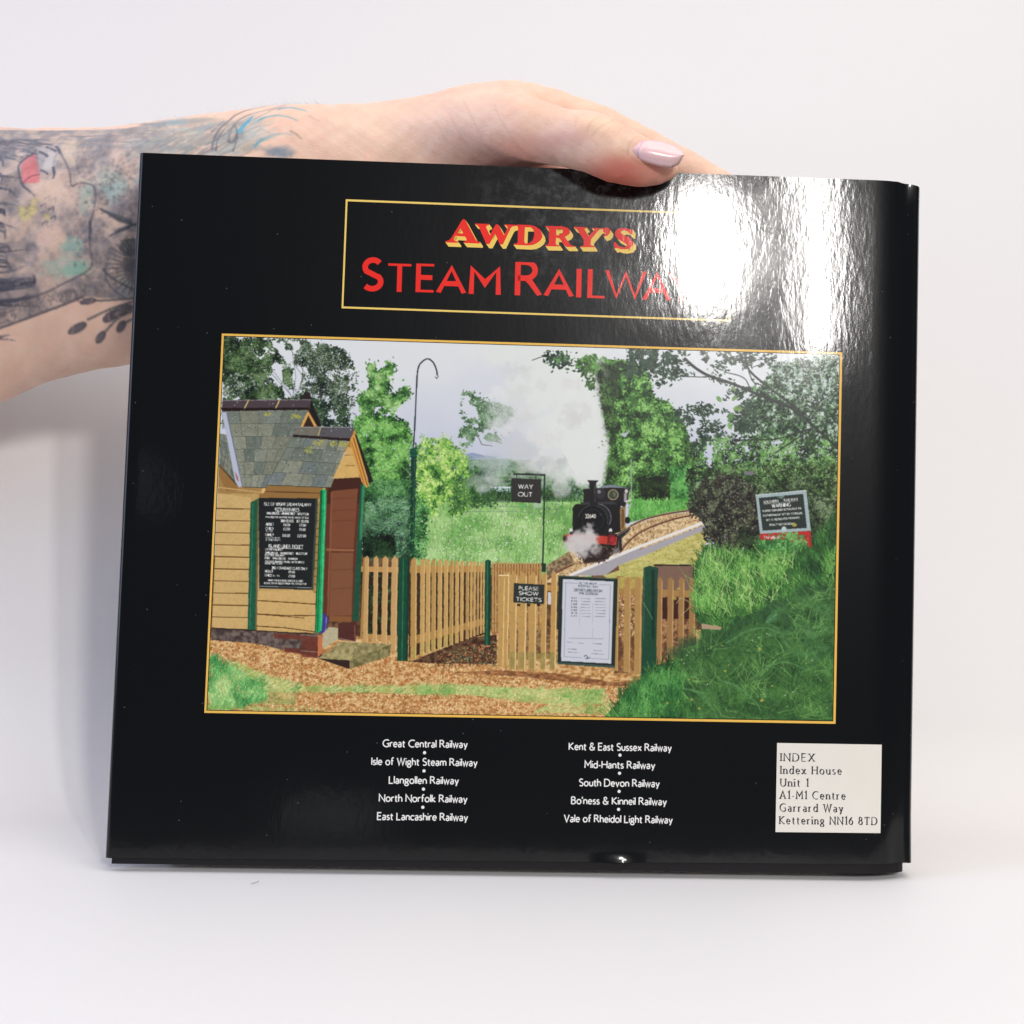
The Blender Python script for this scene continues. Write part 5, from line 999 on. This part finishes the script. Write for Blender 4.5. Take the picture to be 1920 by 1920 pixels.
for zz, outl, hole in letters:
    sh = [zz(outl)] + ([zz(hole)] if hole else [])
    V, F = curve_mesh(sh)
    d = np.array(zz([(56,76)])[0]) - np.array(zz([(0,0)])[0])
    def put(fl, off, dz):
        n = len(fl.V); fl.V += [(v[0]+off[0], dz, v[1]+off[1]) for v in V]; fl.F += [tuple(n+i for i in f) for f in F]
    put(red, (0, 0), 0); put(yel, d, 0)
    k = 0
    for P in sh:
        for i in range(len(P)):
            a, c = np.array(P[i]), np.array(P[(i+1) % len(P)]); n = len(yel.V); dz = -1e-6*(1+k % 9); k += 1
            yel.V += [(a[0], dz, a[1]), (c[0], dz, c[1]), (c[0]+d[0], dz, c[1]+d[1]), (a[0]+d[0], dz, a[1]+d[1])]; yel.F.append((n, n+1, n+2, n+3))
t = red.build('title_lettering', M_red, book, -6e-5); t['label'] = "red slab letters reading AWDRY'S with a yellow drop side"
yel.build('drop_side', M_yellow, t, -4e-5)
# STEAM RAILWAYS
st = Flat()
def glyph_box(ch, x0, yt0, x1, yb0, slope, wgt):         # photograph box: left, cap top at left, right, baseline at left
    ls, w = layout(ch); a = pl(x0, yb0); bq = pl(x1, yb0+slope*(x1-x0)); tq = pl(x0+(.6 if ch != 'A' else 0), yt0)
    cap = tq[1]-a[1]; sx = (bq[0]-a[0]); w_ = wgt*cap
    for P, _ in ls:
        W0 = max(w, 1e-3); Q = np.stack([(P[:,0]/W0*(sx-w_) + w_/2) if w > 0 else P[:,0]+w_/2, w_/2*(1 if ch == 'S' else 0) + P[:,1]*(cap-(w_ if ch == 'S' else 0))], 1)
        for i in range(len(Q)):                           # keep bar ends inside the cap height
            if ch in 'TELB' and Q[i,1] > cap*.98 and len(P) > 1 and ch in 'TE': pass
        L, R = ribbon(Q, lambda d: w_)
        ex = np.array([bq[0]-a[0], bq[1]-a[1]])/sx
        ff = lambda Z: np.array([(a[0]+ex[0]*z[0], a[1]+ex[1]*z[0]+min(max(z[1], -.0), cap if ch != 'S' else cap*1.1)) for z in Z])
        st.quadstrip(ff(L), ff(R))
for ch, x0, yt, x1, yb, wg in (('S',677.4,481.5,718,546,.16),('T',722,493.5,774.5,546.5,.17),('E',779,494,817.5,547.5,.17),('A',817,496,874.5,549,.18),('M',878.5,497.5,939,551,.18),
        ('R',964.8,491,1017,553.5,.165),('A',1018.5,503,1076,555,.18),('I',1080,504,1091,557.5,.18),('L',1101,504.5,1138,558.5,.17),('W',1133.5,506,1212,560,.14),('A',1204,508,1258,562.5,.155),('Y',1252,510,1302,564.5,.15),('S',1306,510,1340,566,.155)):
    glyph_box(ch, x0, yt, x1, yb, .033, wg)
o = st.build('subtitle_lettering', M_red, book, -5e-5); o['label'] = 'red sans capitals reading STEAM RAILWAYS'
# lists of railways
def rail_list(name, lines, dots, lab):
    fl = Flat()
    for t_, x0, x1, y0, y1 in lines: fl.text(t_, pl(x0, y0), pl(x1, y1), .00240, weight=.165, track=.19, space=.36)
    for x, y in dots: fl.disc(pl(x, y), .00056)
    o = fl.build(name, M_white, book, -5e-5); o['label'] = lab
rail_list('railway_list', (('Great Central Railway',717,877,1400,1401.8),('Isle of Wight Steam Railway',696,895.5,1433.6,1436.2),('Llangollen Railway',728.6,860.6,1468.6,1470),('North Norfolk Railway',710,876.6,1502.4,1504.4),('East Lancashire Railway',706.6,877.6,1536.6,1538.8)), ((796,1411.3),(795,1445.4),(794,1479.6),(792.8,1513.6)), 'white list starting Great Central Railway')
rail_list('railway_list', (('Kent & East Sussex Railway',1066,1259.6,1405.6,1408.4),('Mid-Hants Railway',1095.6,1228.6,1439.6,1441.2),('South Devon Railway',1085.4,1237,1473.4,1475.4),("Bo'ness & Kinneil Railway",1070.4,1250.4,1507,1509.4),('Vale of Rheidol Light Railway',1056.8,1261.4,1540.6,1543.4)), ((1162.4,1415.8),(1161.6,1449.8),(1160.8,1483.8),(1159.8,1517.6)), 'white list starting Kent & East Sussex Railway')
# cream address label
m, nt, b = nodes('cream_label'); tc = N(nt, 'ShaderNodeTexCoord'); nz = N(nt, 'ShaderNodeTexNoise', i_Scale=90.0, i_Detail=4.0); cr = N(nt, 'ShaderNodeValToRGB')
cr.color_ramp.elements[0].color = (.76,.715,.63,1); cr.color_ramp.elements[1].color = (.81,.77,.69,1); nt.links.new(tc.outputs['Object'], nz.inputs['Vector']); nt.links.new(nz.outputs['Fac'], cr.inputs['Fac']); nt.links.new(cr.outputs['Color'], b.inputs['Base Color']); gloss(nt, b, tc, rough=.16)
fl = Flat(); fl.ngon([pl(1457,1393), pl(1653.2,1396.2), pl(1650.8,1562), pl(1454,1560)]); lab = fl.build('address_label', m, book, -6e-5)
M_ink = print_mat('black_ink', (.03, .03, .036, 1), dust=False, rough=.2)
fl = Flat()
for t_, x0, x1, y0, y1 in (('INDEX',1463.6,1527,1426.8,1427.6),('Index House',1463.4,1577.8,1450.6,1452.2),('Unit 1',1463.2,1515,1474.2,1475),('A1-M1 Centre',1462,1585,1497.6,1499),('Garrard Way',1461.8,1580.4,1521.2,1522.6),('Kettering NN16 8TD',1461.4,1644.6,1544.8,1546.6)):
    fl.text(t_, pl(x0, y0), pl(x1, y1), .00268, weight=.10, serif=True, track=.40, space=.55)
fl.build('label_text', M_ink, lab, -9e-5)

# ------------------------------------------------------------------ the hand and forearm holding the book
def sphere_chain(F, X, Y, Z, pts, ky, sub=7):
    """union of closely spaced ellipsoids along a smooth spine; pts = (px, py, radius px, depth)"""
    S = spline([(p[0], p[1], p[2], p[3]) for p in pts], sub)
    out = np.full(F.shape, 1.0, np.float32)
    xs, ys, zs = X[:,0,0], Y[0,:,0], Z[0,0,:]
    C = []
    for (px, py, r, d) in S:
        c = onto(px, py, d); C.append((c, r*(d-CAM_BOOK[1])/FPX))
    for (c, R) in C:
        pad = R+.016
        i0, i1 = np.searchsorted(xs, [c[0]-pad, c[0]+pad]); j0, j1 = np.searchsorted(ys, [c[1]-pad*1.0, c[1]+pad*1.0]); k0, k1 = np.searchsorted(zs, [c[2]-pad, c[2]+pad])
        if i1 <= i0 or j1 <= j0 or k1 <= k0: continue
        d = np.sqrt((xs[i0:i1,None,None]-c[0])**2 + ((ys[None,j0:j1,None]-c[1])/ky)**2 + (zs[None,None,k0:k1]-c[2])**2) - R
        np.minimum(out[i0:i1,j0:j1,k0:k1], d, out=out[i0:i1,j0:j1,k0:k1])
    return out
def smin(a, b, k):
    h = np.clip(.5+.5*(b-a)/k, 0, 1); return b*(1-h)+a*h-k*h*(1-h)
def surface_nets(F, o, s):
    ins = F < 0; nx, ny, nz_ = F.shape
    c = sum(ins[i:nx-1+i, j:ny-1+j, k:nz_-1+k].astype(np.int8) for i in (0,1) for j in (0,1) for k in (0,1))
    act = (c > 0) & (c < 8); idx = np.full(act.shape, -1, np.int64); A = np.argwhere(act); idx[act] = np.arange(len(A))
    acc = np.zeros((len(A), 3)); cnt = np.zeros(len(A))
    cor = [(i,j,k) for i in (0,1) for j in (0,1) for k in (0,1)]
    for a in cor:
        for ax in range(3):
            if a[ax]: continue
            b = list(a); b[ax] = 1
            fa = F[A[:,0]+a[0], A[:,1]+a[1], A[:,2]+a[2]]; fb = F[A[:,0]+b[0], A[:,1]+b[1], A[:,2]+b[2]]
            m = (fa < 0) != (fb < 0); t = np.where(m, fa/np.where(m, fa-fb, 1), 0); p = np.array(a, float)[None].repeat(len(A), 0); p[:,ax] += t
            acc[m] += p[m]; cnt[m] += 1
    V = (A + acc/np.maximum(cnt, 1)[:,None])*s + o
    Q = []
    for ax in range(3):
        u, v = (ax+1) % 3, (ax+2) % 3
        sl0 = [slice(None)]*3; sl1 = [slice(None)]*3; sl0[ax] = slice(0, -1); sl1[ax] = slice(1, None)
        a, b = ins[tuple(sl0)], ins[tuple(sl1)]; E = np.argwhere(a != b); E = E[(E[:,u] > 0) & (E[:,v] > 0) & (E[:,u] < F.shape[u]-1) & (E[:,v] < F.shape[v]-1)]
        fl_ = a[E[:,0], E[:,1], E[:,2]]
        def at(du, dv): G_ = E.copy(); G_[:,u] -= du; G_[:,v] -= dv; return idx[G_[:,0], G_[:,1], G_[:,2]]
        q4 = np.stack([at(0,0), at(1,0), at(1,1), at(0,1)], 1); q4[~fl_] = q4[~fl_][:, ::-1]; Q.append(q4)
    return V, np.concatenate(Q)
def build_person():
    s = .00115
    lo = np.array([onto(-1560, 500, .09)[0], -.030, onto(600, 1060, .09)[2]]); hi = np.array([onto(1500, 500, .03)[0], .150, onto(960, 120, .03)[2]])
    n = np.ceil((hi-lo)/s).astype(int); ax = [lo[i]+np.arange(n[i])*s for i in range(3)]
    X, Y, Z = [a.reshape([-1 if i == k else 1 for i in range(3)]) for k, a in enumerate(ax)]
    F0 = np.empty(tuple(n), np.float32)
    arm = sphere_chain(F0, X, Y, Z, ARM, ARM_K, 9)
    idx_ = sphere_chain(F0, X, Y, Z, FORE, 1.0)
    mid = sphere_chain(F0, X, Y, Z, [(880,300,64,.036),(1020,330,47,.027),(1180,400,43,.0248),(1300,480,40,.0246),(1370,540,32,.0244)], 1.0)
    rin = sphere_chain(F0, X, Y, Z, [(860,360,60,.036),(1000,420,45,.027),(1130,510,41,.0246),(1210,600,34,.0244)], 1.0)
    lit = sphere_chain(F0, X, Y, Z, [(840,410,52,.036),(960,490,39,.027),(1050,580,34,.0240),(1090,650,28,.0238)], 1.0)
    th = sphere_chain(F0, X, Y, Z, THUMB, 1.0, 10)
    hand = smin(arm, idx_, .010)
    for f in (mid, rin, lit): hand = smin(hand, f, .007)
    th[:] = th
    body = smin(hand, th, .0032)
    # the flesh presses against the book: keep it out of the cover and boards
    V, Q = surface_nets(body, lo, s)
    nb = [Q[:,i] for i in range(4)]
    for _ in range(4):
        acc = np.zeros_like(V); cnt = np.zeros(len(V))
        for i in range(4):
            a, b = Q[:,i], Q[:,(i+1) % 4]; np.add.at(acc, a, V[b]); np.add.at(acc, b, V[a]); np.add.at(cnt, a, 1); np.add.at(cnt, b, 1)
        V = V*.45 + .55*acc/np.maximum(cnt, 1)[:,None]
    E1 = V[Q[:,1]]-V[Q[:,0]]; E2 = V[Q[:,3]]-V[Q[:,0]]; fn = np.cross(E1, E2); nv = np.zeros_like(V)
    for i in range(4): np.add.at(nv, Q[:,i], fn)
    nv /= np.maximum(np.linalg.norm(nv, axis=1), 1e-12)[:,None]
    x_, y_, z_ = V[:,0], V[:,1], V[:,2]
    w_ = np.sin(x_*290+1+z_*120)*np.sin(z_*330+y_*180) + .6*np.sin(x_*520-z_*410+2)*np.sin(y_*480+z_*260) + .35*np.sin(x_*1010+z_*760)*np.sin(z_*880-y_*600+1)
    V = V + nv*(w_*.00022)[:,None]
    inz = (V[:,2] < H-.0028) & (V[:,0] > .0)
    fr = inz & (V[:,1] > -.0003) & (V[:,1] < .006) & (V[:,0] > onto(1000,320)[0]); V[fr,1] = -.0003
    bk = inz & (V[:,1] <= THICK+.0002) & (V[:,1] >= .006); V[bk,1] = THICK+.0002
    p = paint_arm(); im = p.image('skin_and_tattoo', .93, extra=p.crease); im.alpha_mode = 'CHANNEL_PACKED'
    uv = np.stack([(V[:,0]-AX0)/AW, 1-(AZ1-V[:,2])/AH], 1)
    m, nt, b = nodes('skin'); L = nt.links.new
    uvn = N(nt, 'ShaderNodeUVMap', uv_map='UVMap'); ti = N(nt, 'ShaderNodeTexImage'); ti.image = im; ti.extension = 'EXTEND'; L(uvn.outputs['UV'], ti.inputs['Vector']); L(ti.outputs['Color'], b.inputs['Base Color'])
    b.inputs['Roughness'].default_value = .46; b.inputs['Specular IOR Level'].default_value = .4
    b.inputs['Subsurface Weight'].default_value = .12; b.inputs['Subsurface Radius'].default_value = (.006, .002, .001); b.inputs['Subsurface Scale'].default_value = 1.0
    tc = N(nt, 'ShaderNodeTexCoord'); nz1 = N(nt, 'ShaderNodeTexNoise', i_Scale=900.0, i_Detail=3.0); vo = N(nt, 'ShaderNodeTexVoronoi', i_Scale=1100.0)
    L(tc.outputs['Object'], nz1.inputs['Vector']); L(tc.outputs['Object'], vo.inputs['Vector'])
    ma = N(nt, 'ShaderNodeMath', operation='MULTIPLY_ADD'); ma.inputs[1].default_value = .5; L(vo.outputs['Distance'], ma.inputs[0]); L(nz1.outputs['Fac'], ma.inputs[2])
    b1 = N(nt, 'ShaderNodeBump', i_Strength=.6, i_Distance=.00016); L(ma.outputs[0], b1.inputs['Height'])
    b2 = N(nt, 'ShaderNodeBump', i_Strength=1.0, i_Distance=.0040); L(ti.outputs['Alpha'], b2.inputs['Height']); L(b1.outputs['Normal'], b2.inputs['Normal']); L(b2.outputs['Normal'], b.inputs['Normal'])
    o = mesh_obj('person', V, Q, m, smooth=True, uvs=uv); o.matrix_world = BM
    o['label'] = "bare tattooed forearm and hand gripping the book's top edge, thumb in front"; o['category'] = 'person'
    # fine hairs along the top of the forearm
    hv, hf = [], []; rh = np.random.RandomState(9)
    for i in range(110):
        px = 300+rh.rand()*310; c, r, d = (np.interp(px, ARM[:,0], ARM[:,k]) for k in (1, 2, 3)); t = rh.rand()*.16
        p0 = onto(px, c-r*math.sqrt(1-t*t)+2, d-ARM_K*r*t*(d-CAM_BOOK[1])/FPX); L_ = .002+.0028*rh.rand(); a = 2.5+rh.normal(0, .35); k_ = (rh.rand()-.3)*.9
        P = [p0]
        for q_ in range(4): P.append(P[-1]+np.array([-math.cos(a), rh.normal(0, .12), math.sin(a)])*np.array([-1, 1, 1])*L_/4); a -= k_*.3
        for q_, pt in enumerate(P):
            w_ = .000035*(1-q_/5)
            for g_ in (0, 2.1, 4.2): hv.append(pt+np.array([0, math.cos(g_)*w_, math.sin(g_)*w_]))
        n0 = len(hv)-15
        for q_ in range(4):
            for g_ in range(3): hf.append((n0+q_*3+g_, n0+q_*3+(g_+1) % 3, n0+(q_+1)*3+(g_+1) % 3, n0+(q_+1)*3+g_))
    mh, nth, bh = nodes('body_hair'); bh.inputs['Base Color'].default_value = (.10,.07,.05,1); bh.inputs['Roughness'].default_value = .5
    hr = mesh_obj('arm_hair', hv, hf, mh, o); hr['kind'] = 'stuff'
    # long polished thumb nail
    def nail(name, x_in, mat, lift, lab=None):
        ns, ntt = 20, 11; Vn, Fn = [], []
        for i in range(ns+1):
            a = x_in[0] + (x_in[1]-x_in[0])*i/ns
            top = np.interp(a, [0,.12,.3,.55,.8,.93,1], [270,264,262.2,264.2,271.5,279.5,287])
            bot = np.interp(a, [0,.12,.3,.55,.75,.9,1], [290,297,304.5,312.5,315,309,291])
            for j in range(ntt+1):
                v = j/ntt; cc = (v-.5)*2
                px = 1180 + a*103 + (-1 if a < .01 else 0) + (1-a)*10*(v-.5)*-1 + (1-a)*6*(cc*cc); py = top*(1-v)+bot*v
                d = -.0186 - .0016*min(1, a/.3) + .0016*max(0, a-.45) + .0034*cc*cc*(.55+.35*a) - lift
                Vn.append(onto(px, py, d))
        for i in range(ns):
            for j in range(ntt): k = i*(ntt+1)+j; Fn.append((k, k+1, k+ntt+2, k+ntt+1))
        w = mesh_obj(name, Vn, Fn, mat, o, smooth=True); md = w.modifiers.new('body', 'SOLIDIFY'); md.thickness = .0007; md.offset = -1
        return w
    m, nt, b = nodes('pink_gel'); b.inputs['Base Color'].default_value = col4((240,198,198), .97); b.inputs['Roughness'].default_value = .30; b.inputs['Coat Weight'].default_value = .35; b.inputs['Coat Roughness'].default_value = .08; b.inputs['Subsurface Weight'].default_value = .1; b.inputs['Subsurface Radius'].default_value = (.003,.001,.001)
    m2, nt2, b2_ = nodes('bare_nail'); b2_.inputs['Base Color'].default_value = col4((226,188,192), .95); b2_.inputs['Roughness'].default_value = .25
    nl = nail('thumb_nail', (.17, 1.0), m, .0004)
    rg = nail('nail_base', (0, .22), m2, 0.0); rg.parent = nl
    return o
build_person()

# small dark fibre lying on the sweep
def build_fibre():
    P = []
    d0 = to_world(CAM_BOOK)
    for px, py in ((471,1656.5),(476,1655),(481,1653.6),(486,1651.4)):
        r = ray_book(px, py) @ RL.T; t = (0.0004 - d0[2]) / r[2]; P.append(d0 + r*t)
    V, F = [], []; n = 6
    for i, p in enumerate(P):
        for a in np.linspace(0, 2*math.pi, n, endpoint=False): V.append((p[0], p[1]+.00012*math.cos(a), p[2]-.0004+.0003+.00012*math.sin(a)))
    for i in range(len(P)-1):
        for j in range(n): F.append((i*n+j, i*n+(j+1) % n, (i+1)*n+(j+1) % n, (i+1)*n+j))
    m, nt, b = nodes('dark_fibre'); b.inputs['Base Color'].default_value = (.30,.29,.31,1)
    o = mesh_obj('fibre', V, F, m); o['label'] = 'tiny dark fibre lying on the white surface in front of the book'; o['category'] = 'fibre'
build_fibre()
